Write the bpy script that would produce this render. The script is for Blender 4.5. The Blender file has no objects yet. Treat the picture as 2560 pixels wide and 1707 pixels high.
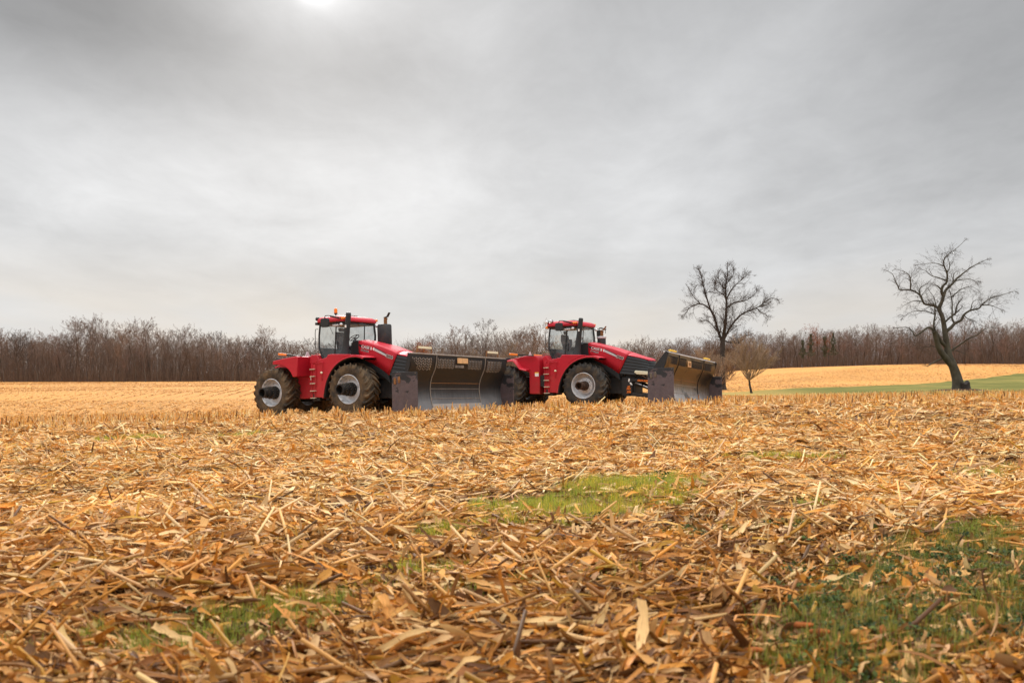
import bpy, math, random
import numpy as np
from mathutils import Vector, Matrix, Euler

random.seed(11)
RNG = np.random.default_rng(11)
SC = bpy.context.scene
COL = SC.collection
PI = math.pi
R = math.radians

# ------------------------------------------------------------------ camera
CAMZ = 1.5
cam_d = bpy.data.cameras.new('camera')
cam_d.sensor_width = 36.0
cam_d.lens = 30.23                      # 2150 px on a 2560 px wide frame
cam_d.shift_y = 0.03574                 # horizon a little below the middle
cam_d.clip_start = 0.1
cam_d.clip_end = 4000
cam_d.dof.use_dof = True
cam_d.dof.focus_distance = 30.0
cam_d.dof.aperture_fstop = 2.2
cam = bpy.data.objects.new('camera', cam_d)
cam.location = (0, 0, CAMZ)
cam.rotation_euler = (R(90), 0, 0)
COL.objects.link(cam)
SC.camera = cam

# ------------------------------------------------------------------ sky, sun, exposure
SUN_EL, SUN_AZ = R(24.3), R(-13.0)      # azimuth from +Y, negative = towards -X
SUN_DIR = Vector((math.sin(SUN_AZ) * math.cos(SUN_EL), math.cos(SUN_AZ) * math.cos(SUN_EL), math.sin(SUN_EL)))
SC.view_settings.view_transform = 'Standard'
SC.view_settings.look = 'None'
SC.view_settings.gamma = 1.0
SC.view_settings.exposure = 0.0


class NT:
    """small helper for building node trees"""
    def __init__(s, tree):
        s.t = tree
        s.t.nodes.clear()

    def n(s, kind, **kw):
        nd = s.t.nodes.new(kind)
        for k, v in kw.items():
            if k.startswith('i_'):
                key = k[2:]
                key = int(key) if key.isdigit() else key.replace('_', ' ')
                nd.inputs[key].default_value = v
            else:
                setattr(nd, k, v)
        return nd

    def l(s, a, b):
        s.t.links.new(a, b)

    def math(s, op, a, b=None, c=None, clamp=False):
        nd = s.t.nodes.new('ShaderNodeMath')
        nd.operation = op
        nd.use_clamp = clamp
        for i, v in enumerate((a, b, c)):
            if v is None:
                continue
            if isinstance(v, (int, float)):
                nd.inputs[i].default_value = v
            else:
                s.l(v, nd.inputs[i])
        return nd.outputs[0]

    def mix(s, fac, a, b, blend='MIX'):
        nd = s.t.nodes.new('ShaderNodeMix')
        nd.data_type = 'RGBA'
        nd.blend_type = blend
        for sock, v in ((nd.inputs[0], fac), (nd.inputs[6], a), (nd.inputs[7], b)):
            if isinstance(v, (int, float)):
                sock.default_value = v
            elif isinstance(v, (tuple, list)):
                sock.default_value = (*v, 1.0) if len(v) == 3 else v
            else:
                s.l(v, sock)
        return nd.outputs[2]

    def ramp(s, fac, stops, interp='LINEAR'):
        nd = s.t.nodes.new('ShaderNodeValToRGB')
        cr = nd.color_ramp
        cr.interpolation = interp
        while len(cr.elements) < len(stops):
            cr.elements.new(0.5)
        for e, (p, c) in zip(cr.elements, stops):
            e.position = p
            e.color = (c, c, c, 1) if isinstance(c, (int, float)) else (*c, 1)
        s.l(fac, nd.inputs[0])
        return nd.outputs[0]

    def sstep(s, x, lo, hi):
        nd = s.t.nodes.new('ShaderNodeMapRange')
        nd.interpolation_type = 'SMOOTHSTEP'
        nd.inputs[1].default_value = lo
        nd.inputs[2].default_value = hi
        s.l(x, nd.inputs[0])
        return nd.outputs[0]

    def noise(s, vec, scale, detail=4, rough=0.55, dist=0.0, out=0):
        nd = s.n('ShaderNodeTexNoise')
        nd.inputs['Scale'].default_value = scale
        nd.inputs['Detail'].default_value = detail
        nd.inputs['Roughness'].default_value = rough
        nd.inputs['Distortion'].default_value = dist
        if vec is not None:
            s.l(vec, nd.inputs['Vector'])
        return nd.outputs[out]

    def mapping(s, vec, scale=(1, 1, 1), rot=(0, 0, 0), loc=(0, 0, 0)):
        nd = s.n('ShaderNodeMapping')
        nd.inputs['Scale'].default_value = scale
        nd.inputs['Rotation'].default_value = rot
        nd.inputs['Location'].default_value = loc
        s.l(vec, nd.inputs['Vector'])
        return nd.outputs[0]


def build_world():
    w = bpy.data.worlds.new('World')
    SC.world = w
    w.use_nodes = True
    k = NT(w.node_tree)
    out = k.n('ShaderNodeOutputWorld')
    sky = k.n('ShaderNodeTexSky')
    sky.sky_type = 'NISHITA'
    sky.sun_disc = False
    sky.sun_elevation = SUN_EL
    sky.sun_rotation = SUN_AZ
    bg1 = k.n('ShaderNodeBackground')
    bg1.inputs[1].default_value = 0.08
    k.l(sky.outputs[0], bg1.inputs[0])
    tc = k.n('ShaderNodeTexCoord')
    d = tc.outputs['Generated']
    sep = k.n('ShaderNodeSeparateXYZ')
    k.l(d, sep.inputs[0])
    z = k.math('MAXIMUM', sep.outputs[2], 0.0)
    den = k.math('ADD', z, 0.16)
    px = k.math('DIVIDE', sep.outputs[0], den)
    py = k.math('DIVIDE', sep.outputs[1], den)
    comb = k.n('ShaderNodeCombineXYZ')
    k.l(px, comb.inputs[0]); k.l(py, comb.inputs[1])
    pv = comb.outputs[0]
    big = k.noise(k.mapping(pv, (0.75, 0.62, 1), loc=(3.1, 1.7, 0.4)), 1.0, 3, 0.5, 0.4)
    med = k.noise(k.mapping(pv, (1.5, 1.1, 1), rot=(0, 0, 0.4), loc=(7.3, 2.2, 0)), 1.6, 6, 0.58, 0.5)
    fine = k.noise(k.mapping(pv, (1.8, 1.3, 1), loc=(1.3, 9.2, 0)), 5.0, 5, 0.6, 0.3)

    def lobe(az, el, width, wz=1.0):
        # soft patch of the cloud deck in a fixed compass direction
        a, e = R(az), R(el)
        v = (math.sin(a) * math.cos(e), math.cos(a) * math.cos(e), math.sin(e))
        sub = k.n('ShaderNodeVectorMath', operation='SUBTRACT')
        k.l(d, sub.inputs[0]); sub.inputs[1].default_value = v
        mul = k.n('ShaderNodeVectorMath', operation='MULTIPLY')
        k.l(sub.outputs[0], mul.inputs[0]); mul.inputs[1].default_value = (1, 1, wz)
        ln = k.n('ShaderNodeVectorMath', operation='LENGTH')
        k.l(mul.outputs[0], ln.inputs[0])
        q = k.math('DIVIDE', ln.outputs['Value'], width)
        return k.math('EXPONENT', k.math('MULTIPLY', k.math('MULTIPLY', q, q), -1.0))

    cloud = k.math('ADD', k.math('MULTIPLY', big, 0.55), k.math('ADD', k.math('MULTIPLY', med, 0.33), k.math('MULTIPLY', fine, 0.12)))
    g = k.math('MULTIPLY_ADD', k.math('SUBTRACT', cloud, 0.5), 0.95, 0.68)
    wob = k.math('MULTIPLY_ADD', k.math('SUBTRACT', med, 0.5), 1.2, 1.0)
    for az, el, wd, wz, amp in DECK:
        g = k.math('MULTIPLY_ADD', k.math('MULTIPLY', lobe(az, el, wd, wz), wob), amp, g)
    # towards the horizon the deck thins to an even pale band
    hz = k.sstep(z, 0.0, 0.2)
    g = k.math('ADD', k.math('MULTIPLY', g, hz), k.math('MULTIPLY', k.math('SUBTRACT', 1.0, hz), k.math('MULTIPLY_ADD', k.math('SUBTRACT', big, 0.5), 0.25, 0.73)))
    g = k.math('MULTIPLY_ADD', k.sstep(z, 0.20, 0.46), -0.09, g)
    g = k.math('MAXIMUM', g, 0.16)
    # veiled sun
    dot = k.n('ShaderNodeVectorMath', operation='DOT_PRODUCT')
    k.l(d, dot.inputs[0]); dot.inputs[1].default_value = SUN_DIR
    dp = dot.outputs['Value']
    core = k.math('MULTIPLY', k.math('POWER', k.math('MAXIMUM', dp, 0.0), 5000.0), 0.75)
    halo = k.math('MULTIPLY', k.math('POWER', k.math('MAXIMUM', dp, 0.0), 380.0), 0.34)
    halo2 = k.math('MULTIPLY', k.math('POWER', k.math('MAXIMUM', dp, 0.0), 40.0), 0.06)
    g = k.math('ADD', g, k.math('ADD', core, k.math('ADD', k.math('MULTIPLY', halo, wob), halo2)))
    # overhead sky, out of view, raised beyond natural overcast to brighten the ground
    zen = k.math('MULTIPLY_ADD', k.sstep(z, 0.44, 0.85), ZENITH, 1.0)
    g = k.math('MULTIPLY', g, zen)
    warm = k.math('MULTIPLY', k.sstep(k.noise(k.mapping(pv, (0.5, 0.25, 1), loc=(2.2, 0.3, 0)), 1.4, 3), 0.40, 0.62), k.math('SUBTRACT', 1.0, k.sstep(z, 0.03, 0.16)))
    tint = k.mix(warm, (0.985, 0.99, 1.0), (1.06, 0.985, 0.90))
    colr = k.mix(1.0, tint, g, 'MULTIPLY')
    bg2 = k.n('ShaderNodeBackground')
    bg2.inputs[1].default_value = 1.0
    k.l(colr, bg2.inputs[0])
    mx = k.n('ShaderNodeMixShader')
    mx.inputs[0].default_value = 0.95
    k.l(bg1.outputs[0], mx.inputs[1]); k.l(bg2.outputs[0], mx.inputs[2])
    k.l(mx.outputs[0], out.inputs[0])


ZENITH = 5.4
# (compass azimuth, elevation, width, vertical squeeze, amount): dark and pale banks of the cloud deck
DECK = [(-28, 20.5, 0.19, 1.6, -0.27), (-12, 19.0, 0.13, 2.2, -0.12), (-25, 13.0, 0.15, 2.2, 0.10), (-12, 11.5, 0.15, 2.2, 0.09),
        (31, 20, 0.19, 1.0, -0.20), (8, 19, 0.22, 1.6, -0.03), (22, 8, 0.25, 3.0, 0.03), (-5, 22, 0.10, 2.0, 0.08)]
build_world()

sun_d = bpy.data.lights.new('sun', 'SUN')
sun_d.energy = 1.5
sun_d.angle = R(14)
sun_d.color = (1.0, 0.95, 0.88)
sun = bpy.data.objects.new('sun', sun_d)
sun.rotation_euler = SUN_DIR.to_track_quat('Z', 'Y').to_euler()
sun.location = SUN_DIR * 60
COL.objects.link(sun)


# ------------------------------------------------------------------ object helpers
def link(o, parent=None):
    COL.objects.link(o)
    if parent is not None:
        o.parent = parent
    return o


def empty(name, loc=(0, 0, 0), rot=(0, 0, 0), parent=None):
    o = bpy.data.objects.new(name, None)
    o.location = loc
    o.rotation_euler = rot
    o.empty_display_size = 0.3
    return link(o, parent)


def tag(o, label=None, cat=None, group=None, kind=None):
    if label: o['label'] = label
    if cat: o['category'] = cat
    if group: o['group'] = group
    if kind: o['kind'] = kind
    return o


def fast_mesh(name, V, Q, mat, parent=None, tint=None, uv=None, smooth=True, link_it=True):
    """quad mesh from numpy arrays"""
    me = bpy.data.meshes.new(name)
    V = np.ascontiguousarray(V, dtype=np.float32)
    Q = np.ascontiguousarray(Q, dtype=np.int32)
    nv, nf = len(V), len(Q)
    me.vertices.add(nv)
    me.vertices.foreach_set('co', V.ravel())
    me.loops.add(nf * 4)
    me.loops.foreach_set('vertex_index', Q.ravel())
    me.polygons.add(nf)
    me.polygons.foreach_set('loop_start', np.arange(0, nf * 4, 4, dtype=np.int32))
    me.polygons.foreach_set('use_smooth', np.full(nf, smooth, dtype=bool))
    if tint is not None:
        a = me.attributes.new('tint', 'FLOAT_COLOR', 'POINT')
        c = np.ones((nv, 4), dtype=np.float32)
        c[:, :3] = tint
        a.data.foreach_set('color', c.ravel())
    if uv is not None:
        u = me.uv_layers.new(name='UVMap')
        u.data.foreach_set('uv', np.ascontiguousarray(uv[Q.ravel()], dtype=np.float32).ravel())
    me.update(calc_edges=True)
    me.materials.append(mat)
    if not link_it:
        return me
    return link(bpy.data.objects.new(name, me), parent)


class MB:
    """collects polygons of one part"""
    def __init__(s):
        s.v, s.f = [], []

    def add(s, vs, fs):
        b = len(s.v)
        s.v += [tuple(p) for p in vs]
        s.f += [tuple(b + i for i in f) for f in fs]
        return s

    def box(s, x0, x1, y0, y1, z0, z1):
        vs = [(x, y, z) for z in (z0, z1) for y in (y0, y1) for x in (x0, x1)]
        return s.add(vs, [(0, 2, 3, 1), (4, 5, 7, 6), (0, 1, 5, 4), (2, 6, 7, 3), (0, 4, 6, 2), (1, 3, 7, 5)])

    def prism(s, poly, y0, y1, axis='y'):
        """polygon in x-z (axis y), x-y (axis z) or y-z (axis x), extruded along the axis"""
        n = len(poly)
        def P(a, b, c):
            return {'y': (a, c, b), 'z': (a, b, c), 'x': (c, a, b)}[axis]
        vs = [P(a, b, y0) for a, b in poly] + [P(a, b, y1) for a, b in poly]
        fs = [tuple(range(n)), tuple(range(2 * n - 1, n - 1, -1))]
        fs += [(i, i + n, (i + 1) % n + n, (i + 1) % n) for i in range(n)]
        return s.add(vs, fs)

    def tube(s, pts, rad, n=8, cap=True):
        pts = [Vector(p) for p in pts]
        if isinstance(rad, (int, float)):
            rad = [rad] * len(pts)
        vs, fs = [], []
        up = None
        for i, p in enumerate(pts):
            t = (pts[min(i + 1, len(pts) - 1)] - pts[max(i - 1, 0)]).normalized()
            if up is None:
                up = Vector((0, 0, 1)) if abs(t.z) < 0.9 else Vector((1, 0, 0))
            a = t.cross(up)
            if a.length < 1e-5:
                a = t.cross(Vector((0, 1, 0)))
            a.normalize()
            b = a.cross(t).normalized()
            up = b
            for k in range(n):
                an = 2 * PI * k / n
                vs.append(p + (a * math.cos(an) + b * math.sin(an)) * rad[i])
        for i in range(len(pts) - 1):
            for k in range(n):
                fs.append((i * n + k, i * n + (k + 1) % n, (i + 1) * n + (k + 1) % n, (i + 1) * n + k))
        if cap:
            fs.append(tuple(range(n - 1, -1, -1)))
            fs.append(tuple((len(pts) - 1) * n + k for k in range(n)))
        return s.add(vs, fs)

    def lathe(s, prof, n=32, centre=(0, 0, 0), axis='y'):
        """prof: list of (radius, along-axis)"""
        vs, fs = [], []
        for r, h in prof:
            for k in range(n):
                a = 2 * PI * k / n
                c, d = r * math.cos(a), r * math.sin(a)
                p = {'y': (c, h, d), 'z': (c, d, h), 'x': (h, c, d)}[axis]
                vs.append((p[0] + centre[0], p[1] + centre[1], p[2] + centre[2]))
        for i in range(len(prof) - 1):
            for k in range(n):
                fs.append((i * n + k, i * n + (k + 1) % n, (i + 1) * n + (k + 1) % n, (i + 1) * n + k))
        return s.add(vs, fs)

    def loft(s, secs, close=False):
        n = len(secs[0])
        vs = [p for sec in secs for p in sec]
        fs = []
        for i in range(len(secs) - 1):
            for k in range(n if close else n - 1):
                fs.append((i * n + k, i * n + (k + 1) % n, (i + 1) * n + (k + 1) % n, (i + 1) * n + k))
        return s.add(vs, fs)

    def sphere(s, c, r, n=12, m=8, sc=(1, 1, 1)):
        prof = [(max(1e-4, r * math.sin(PI * i / m)), -r * math.cos(PI * i / m)) for i in range(m + 1)]
        b = len(s.v)
        s.lathe(prof, n, (0, 0, 0), 'z')
        for i in range(b, len(s.v)):
            p = s.v[i]
            s.v[i] = (c[0] + p[0] * sc[0], c[1] + p[1] * sc[1], c[2] + p[2] * sc[2])
        return s

    def mirror(s):
        m = MB()
        m.v = [(x, -y, z) for x, y, z in s.v]
        m.f = [tuple(reversed(f)) for f in s.f]
        return m

    def build(s, name, mat, parent=None, bevel=0.0, sharp=35, label=None, solid=0.0, extra=None):
        n0 = len(s.f)
        if extra:
            s.add(extra[0].v, extra[0].f)
        me = bpy.data.meshes.new(name)
        me.from_pydata(s.v, [], s.f)
        me.validate()
        import bmesh
        bm = bmesh.new()
        bm.from_mesh(me)
        bmesh.ops.recalc_face_normals(bm, faces=bm.faces)
        bm.to_mesh(me)
        bm.free()
        if extra:
            me.materials.append(mat)
            me.materials.append(extra[1])
            me.polygons.foreach_set('material_index', [0] * n0 + [1] * (len(me.polygons) - n0))
        me.shade_smooth()
        me.set_sharp_from_angle(angle=R(sharp))
        if not extra:
            me.materials.append(mat)
        o = bpy.data.objects.new(name, me)
        link(o, parent)
        if solid:
            m = o.modifiers.new('solid', 'SOLIDIFY')
            m.thickness = solid
            m.offset = 0
        if bevel:
            m = o.modifiers.new('bevel', 'BEVEL')
            m.width = bevel
            m.segments = 2
            m.limit_method = 'ANGLE'
            m.angle_limit = R(40)
        if label:
            o['label'] = label
        return o


# ------------------------------------------------------------------ materials
def mat_plain(name, col, rough=0.5, metal=0.0, spec=0.5, coat=0.0, var=0.12, vscale=3.0, dirt=None, bump=0.0, bscale=40.0, rvar=0.1):
    """principled paint / rubber / steel with uneven tone and optional grime: dirt=(colour, amount, scale, height_fade)"""
    m = bpy.data.materials.new(name)
    m.use_nodes = True
    k = NT(m.node_tree)
    out = k.n('ShaderNodeOutputMaterial')
    b = k.n('ShaderNodeBsdfPrincipled')
    k.l(b.outputs[0], out.inputs[0])
    tc = k.n('ShaderNodeTexCoord')
    v = tc.outputs['Object']
    n1 = k.noise(v, vscale, 5, 0.6)
    c = k.mix(1.0, col, k.ramp(n1, [(0.25, 1 - var), (0.75, 1 + var)]), 'MULTIPLY')
    if dirt:
        dc, amt, ds, hf = dirt
        dn = k.noise(v, ds, 6, 0.65)
        fac = k.sstep(dn, 0.62 - 0.35 * amt, 0.72)
        if hf:
            sp = k.n('ShaderNodeSeparateXYZ')
            k.l(v, sp.inputs[0])
            hfac = k.math('SUBTRACT', 1.0, k.sstep(sp.outputs[2], 0.3, hf))
            fac = k.math('MULTIPLY', k.math('ADD', fac, 0.25), hfac, clamp=True)
        c = k.mix(k.math('MULTIPLY', fac, min(1.0, amt + 0.3)), c, dc)
        rr = k.math('MULTIPLY_ADD', fac, 0.35, rough, clamp=True)
        k.l(rr, b.inputs['Roughness'])
    else:
        rn = k.noise(v, vscale * 2.3, 4, 0.6)
        k.l(k.math('MULTIPLY_ADD', k.math('SUBTRACT', rn, 0.5), rvar * 2, rough, clamp=True), b.inputs['Roughness'])
    k.l(c, b.inputs['Base Color'])
    b.inputs['Metallic'].default_value = metal
    b.inputs['Specular IOR Level'].default_value = spec
    b.inputs['Coat Weight'].default_value = coat
    b.inputs['Coat Roughness'].default_value = 0.22
    if bump:
        bp = k.n('ShaderNodeBump')
        bp.inputs['Strength'].default_value = bump
        bp.inputs['Distance'].default_value = 0.02
        k.l(k.noise(v, bscale, 4, 0.6), bp.inputs['Height'])
        k.l(bp.outputs[0], b.inputs['Normal'])
    return m


def mat_glass(name, tint, rough=0.02, dust=0.12):
    m = bpy.data.materials.new(name)
    m.use_nodes = True
    k = NT(m.node_tree)
    out = k.n('ShaderNodeOutputMaterial')
    tr = k.n('ShaderNodeBsdfTransparent')
    tr.inputs[0].default_value = (*tint, 1)
    gl = k.n('ShaderNodeBsdfGlossy')
    gl.inputs[1].default_value = rough
    df = k.n('ShaderNodeBsdfDiffuse')
    df.inputs[0].default_value = (0.28, 0.28, 0.27, 1)
    fr = k.n('ShaderNodeLayerWeight')
    fr.inputs[0].default_value = 0.5
    tc = k.n('ShaderNodeTexCoord')
    dn = k.sstep(k.noise(tc.outputs['Object'], 2.5, 5, 0.65), 0.35, 0.8)
    m1 = k.n('ShaderNodeMixShader')
    k.l(k.math('MULTIPLY', dn, dust * 2), m1.inputs[0])
    k.l(tr.outputs[0], m1.inputs[1]); k.l(df.outputs[0], m1.inputs[2])
    m2 = k.n('ShaderNodeMixShader')
    k.l(k.math('MULTIPLY_ADD', k.math('POWER', fr.outputs['Facing'], 4.0), 0.8, 0.06, clamp=True), m2.inputs[0])
    k.l(m1.outputs[0], m2.inputs[1]); k.l(gl.outputs[0], m2.inputs[2])
    k.l(m2.outputs[0], out.inputs[0])
    return m


def mat_plant(name, translucent=0.25, rough=0.6, streak=True, spec=0.25):
    """dry leaves, stalks, grass: colour from the per-piece tint, fibres along the length"""
    m = bpy.data.materials.new(name)
    m.use_nodes = True
    k = NT(m.node_tree)
    out = k.n('ShaderNodeOutputMaterial')
    b = k.n('ShaderNodeBsdfPrincipled')
    b.inputs['Roughness'].default_value = rough
    b.inputs['Specular IOR Level'].default_value = spec
    at = k.n('ShaderNodeAttribute')
    at.attribute_name = 'tint'
    c = at.outputs['Color']
    if streak:
        uvn = k.n('ShaderNodeUVMap')
        fib = k.noise(k.mapping(uvn.outputs[0], (1.6, 26, 1)), 1.0, 3, 0.6)
        blot = k.noise(k.mapping(uvn.outputs[0], (3.0, 3.5, 1)), 1.0, 4, 0.65)
        c = k.mix(1.0, c, k.ramp(fib, [(0.3, 0.58), (0.68, 1.22)]), 'MULTIPLY')
        c = k.mix(k.math('MULTIPLY', k.sstep(blot, 0.56, 0.74), 0.5), c, (0.20, 0.105, 0.045))
    k.l(c, b.inputs['Base Color'])
    tl = k.n('ShaderNodeBsdfTranslucent')
    k.l(c, tl.inputs[0])
    mx = k.n('ShaderNodeMixShader')
    mx.inputs[0].default_value = translucent
    k.l(b.outputs[0], mx.inputs[1]); k.l(tl.outputs[0], mx.inputs[2])
    k.l(mx.outputs[0], out.inputs[0])
    return m


def mat_field():
    m = bpy.data.materials.new('stubble_soil')
    m.use_nodes = True
    k = NT(m.node_tree)
    out = k.n('ShaderNodeOutputMaterial')
    b = k.n('ShaderNodeBsdfPrincipled')
    b.inputs['Roughness'].default_value = 0.85
    b.inputs['Specular IOR Level'].default_value = 0.1
    k.l(b.outputs[0], out.inputs[0])
    ge = k.n('ShaderNodeNewGeometry')
    v = ge.outputs['Position']
    fine = k.noise(k.mapping(v, (9, 16, 4)), 1.0, 6, 0.72, 0.4)
    mid = k.noise(v, 1.3, 6, 0.68, 0.3)
    big = k.noise(k.mapping(v, (0.035, 0.02, 0.03)), 1.0, 4, 0.6, 0.6)
    # rows left by the planter, every 0.76 m
    wob = k.math('MULTIPLY_ADD', k.noise(v, 0.25, 3), 0.9, 0.0)
    rot = k.mapping(v, (1, 1, 1), rot=(0, 0, R(ROW_AZ)))
    sp = k.n('ShaderNodeSeparateXYZ')
    k.l(rot, sp.inputs[0])
    ph = k.math('ADD', k.math('MULTIPLY', sp.outputs[0], 2 * PI / 0.762), k.math('MULTIPLY', wob, 3.0))
    row = k.math('MULTIPLY_ADD', k.math('SINE', ph), 0.5, 0.5)
    sw = k.math('MULTIPLY_ADD', k.math('SINE', k.math('MULTIPLY', sp.outputs[0], 2 * PI / 9.1)), 0.5, 0.5)
    straw = k.ramp(fine, [(0.28, (0.30, 0.120, 0.028)), (0.42, (0.54, 0.245, 0.062)), (0.56, (0.71, 0.340, 0.090)), (0.72, (0.84, 0.47, 0.17))])
    straw = k.mix(1.0, straw, k.ramp(mid, [(0.25, 0.78), (0.7, 1.10)]), 'MULTIPLY')
    straw = k.mix(k.math('MULTIPLY', k.math('POWER', row, 2.0), 0.62), straw, (0.36, 0.19, 0.06))
    straw = k.mix(k.math('MULTIPLY', sw, 0.22), straw, (0.45, 0.24, 0.08))
    straw = k.mix(1.0, straw, k.ramp(big, [(0.3, 0.86), (0.7, 1.08)]), 'MULTIPLY')
    # bare wet soil and old residue close to the camera, under the loose litter
    sy = k.n('ShaderNodeSeparateXYZ')
    k.l(v, sy.inputs[0])
    near = k.math('SUBTRACT', 1.0, k.sstep(sy.outputs[1], 14.0, 30.0))
    soil = k.ramp(k.noise(v, 14, 6, 0.7), [(0.3, (0.055, 0.034, 0.019)), (0.7, (0.24, 0.14, 0.07))])
    c = k.mix(k.math('MULTIPLY', near, 0.8), straw, soil)
    k.l(c, b.inputs['Base Color'])
    bp = k.n('ShaderNodeBump')
    bp.inputs['Strength'].default_value = 0.9
    bp.inputs['Distance'].default_value = 0.12
    k.l(k.math('ADD', k.math('MULTIPLY', fine, 0.7), k.math('MULTIPLY', row, 0.35)), bp.inputs['Height'])
    k.l(bp.outputs[0], b.inputs['Normal'])
    return m


def mat_lawn():
    m = bpy.data.materials.new('lawn')
    m.use_nodes = True
    k = NT(m.node_tree)
    out = k.n('ShaderNodeOutputMaterial')
    b = k.n('ShaderNodeBsdfPrincipled')
    b.inputs['Roughness'].default_value = 0.85
    b.inputs['Specular IOR Level'].default_value = 0.1
    k.l(b.outputs[0], out.inputs[0])
    ge = k.n('ShaderNodeNewGeometry')
    v = ge.outputs['Position']
    n1 = k.noise(k.mapping(v, (0.10, 0.16, 0.1)), 1.0, 6, 0.66, 0.8)
    n2 = k.noise(v, 5.0, 5, 0.7)
    c = k.ramp(n1, [(0.30, (0.080, 0.080, 0.015)), (0.48, (0.120, 0.115, 0.020)), (0.60, (0.20, 0.17, 0.040)), (0.72, (0.42, 0.23, 0.065))])
    sp = k.n('ShaderNodeSeparateXYZ')
    k.l(v, sp.inputs[0])
    # the western tip and the patches under the far bank have gone yellow
    c = k.mix(k.math('MULTIPLY', k.math('SUBTRACT', 1.0, k.sstep(sp.outputs[0], 25, 38)), 0.75), c, (0.40, 0.27, 0.075))
    c = k.mix(1.0, c, k.ramp(n2, [(0.3, 0.72), (0.7, 1.2)]), 'MULTIPLY')
    k.l(c, b.inputs['Base Color'])
    bp = k.n('ShaderNodeBump')
    bp.inputs['Strength'].default_value = 0.5
    bp.inputs['Distance'].default_value = 0.05
    k.l(n2, bp.inputs['Height'])
    k.l(bp.outputs[0], b.inputs['Normal'])
    return m


def mat_bark(name, col, var=0.35):
    return mat_plain(name, col, rough=0.9, spec=0.15, var=var, vscale=1.4, bump=0.6, bscale=9.0)


ROW_AZ = 13.0
M = {}
M['field'] = mat_field()
M['lawn'] = mat_lawn()
M['litter'] = mat_plant('dry_corn_leaf', 0.10)
M['stubble'] = mat_plant('dry_corn_stalk', 0.05)
M['grass'] = mat_plant('short_grass', 0.3, 0.5, streak=False)
M['weed'] = mat_plant('weed_leaf', 0.2, 0.7, streak=False, spec=0.12)


# ------------------------------------------------------------------ the ground
def smooth(a, b, x):
    t = np.clip((np.asarray(x, float) - a) / (b - a), 0, 1)
    return t * t * (3 - 2 * t)


_RY = np.array([-60, 0, 6, 12, 18, 23, 27, 29.5, 31.7, 36, 45, 60, 80, 110, 150, 230, 320, 500, 1200], float)
_RZ = np.array([0, 0, 0.02, 0.09, 0.21, 0.33, 0.39, 0.35, 0.265, 0.14, -0.12, -0.40, -0.36, -0.22, -0.10, 0.10, 0.3, 0.8, 3.0], float)


def ridge(Y):
    # smoothed interpolation of the long section
    Y = np.asarray(Y, float)
    w = 1.5
    return (np.interp(Y - w, _RY, _RZ) + 2 * np.interp(Y, _RY, _RZ) + np.interp(Y + w, _RY, _RZ)) / 4


def ground(X, Y, rough=True):
    X = np.asarray(X, float); Y = np.asarray(Y, float)
    Xs = 45 * np.tanh(X / 45)
    z = ridge(Y) + 0.0275 * Xs * smooth(3, 26, Y) * (1 - smooth(50, 95, Y))
    z = z - 0.13 * smooth(8, 20, X) * smooth(20, 36, Y) * (1 - smooth(50, 70, Y)) - 0.08 * smooth(-6, -14, X) * smooth(18, 30, Y) * (1 - smooth(60, 90, Y))
    z = z + 0.45 * smooth(20, 45, X) * smooth(60, 88, Y)
    t = np.clip((Y - 92) / 140, 0, 1)
    t = t - 0.10 * np.sin(2 * PI * t) * 0.5
    z = z + 4.7 * t * smooth(38, 110, X)
    z = z + 0.25 * smooth(-60, -95, X) * smooth(90, 200, Y)
    if rough:
        f = 1 - smooth(40, 90, Y)
        z = z + f * 0.022 * (np.sin(X * 1.9 + 1.3 * np.sin(Y * 0.9)) + np.sin(Y * 2.3 + 1.7 * np.sin(X * 0.8) + 0.6))
        z = z + 0.06 * np.sin(X * 0.21 + 0.7) * np.sin(Y * 0.17 + 1.1) * smooth(40, 80, Y)
    return z


def axis_coords(fine_lo, fine_hi, step, lo, hi, grow=1.12):
    a = list(np.arange(fine_lo, fine_hi + 1e-6, step))
    s, x = step, a[-1]
    while x < hi:
        s *= grow
        x += s
        a.append(x)
    s, x = step, a[0]
    while x > lo:
        s *= grow
        x -= s
        a.insert(0, x)
    return np.array(a)


def grid_mesh(name, xs, ys, zoff, mat, keep=None):
    GX, GY = np.meshgrid(xs, ys)
    V = np.stack([GX, GY, ground(GX, GY) + zoff], -1).reshape(-1, 3)
    nx, ny = len(xs), len(ys)
    i = np.arange(nx - 1)[None, :] + nx * np.arange(ny - 1)[:, None]
    Q = np.stack([i, i + 1, i + 1 + nx, i + nx], -1).reshape(-1, 4)
    return fast_mesh(name, V, Q, mat)


fld = grid_mesh('field', axis_coords(-30, 30, 0.3, -900, 900), axis_coords(1, 48, 0.3, -60, 1500, 1.05), 0.0, M['field'])
tag(fld, 'corn stubble field sloping away to the woods', None, None, 'structure')


def lawn_far(x):
    return 101 + (x - 25) * 0.84


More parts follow.
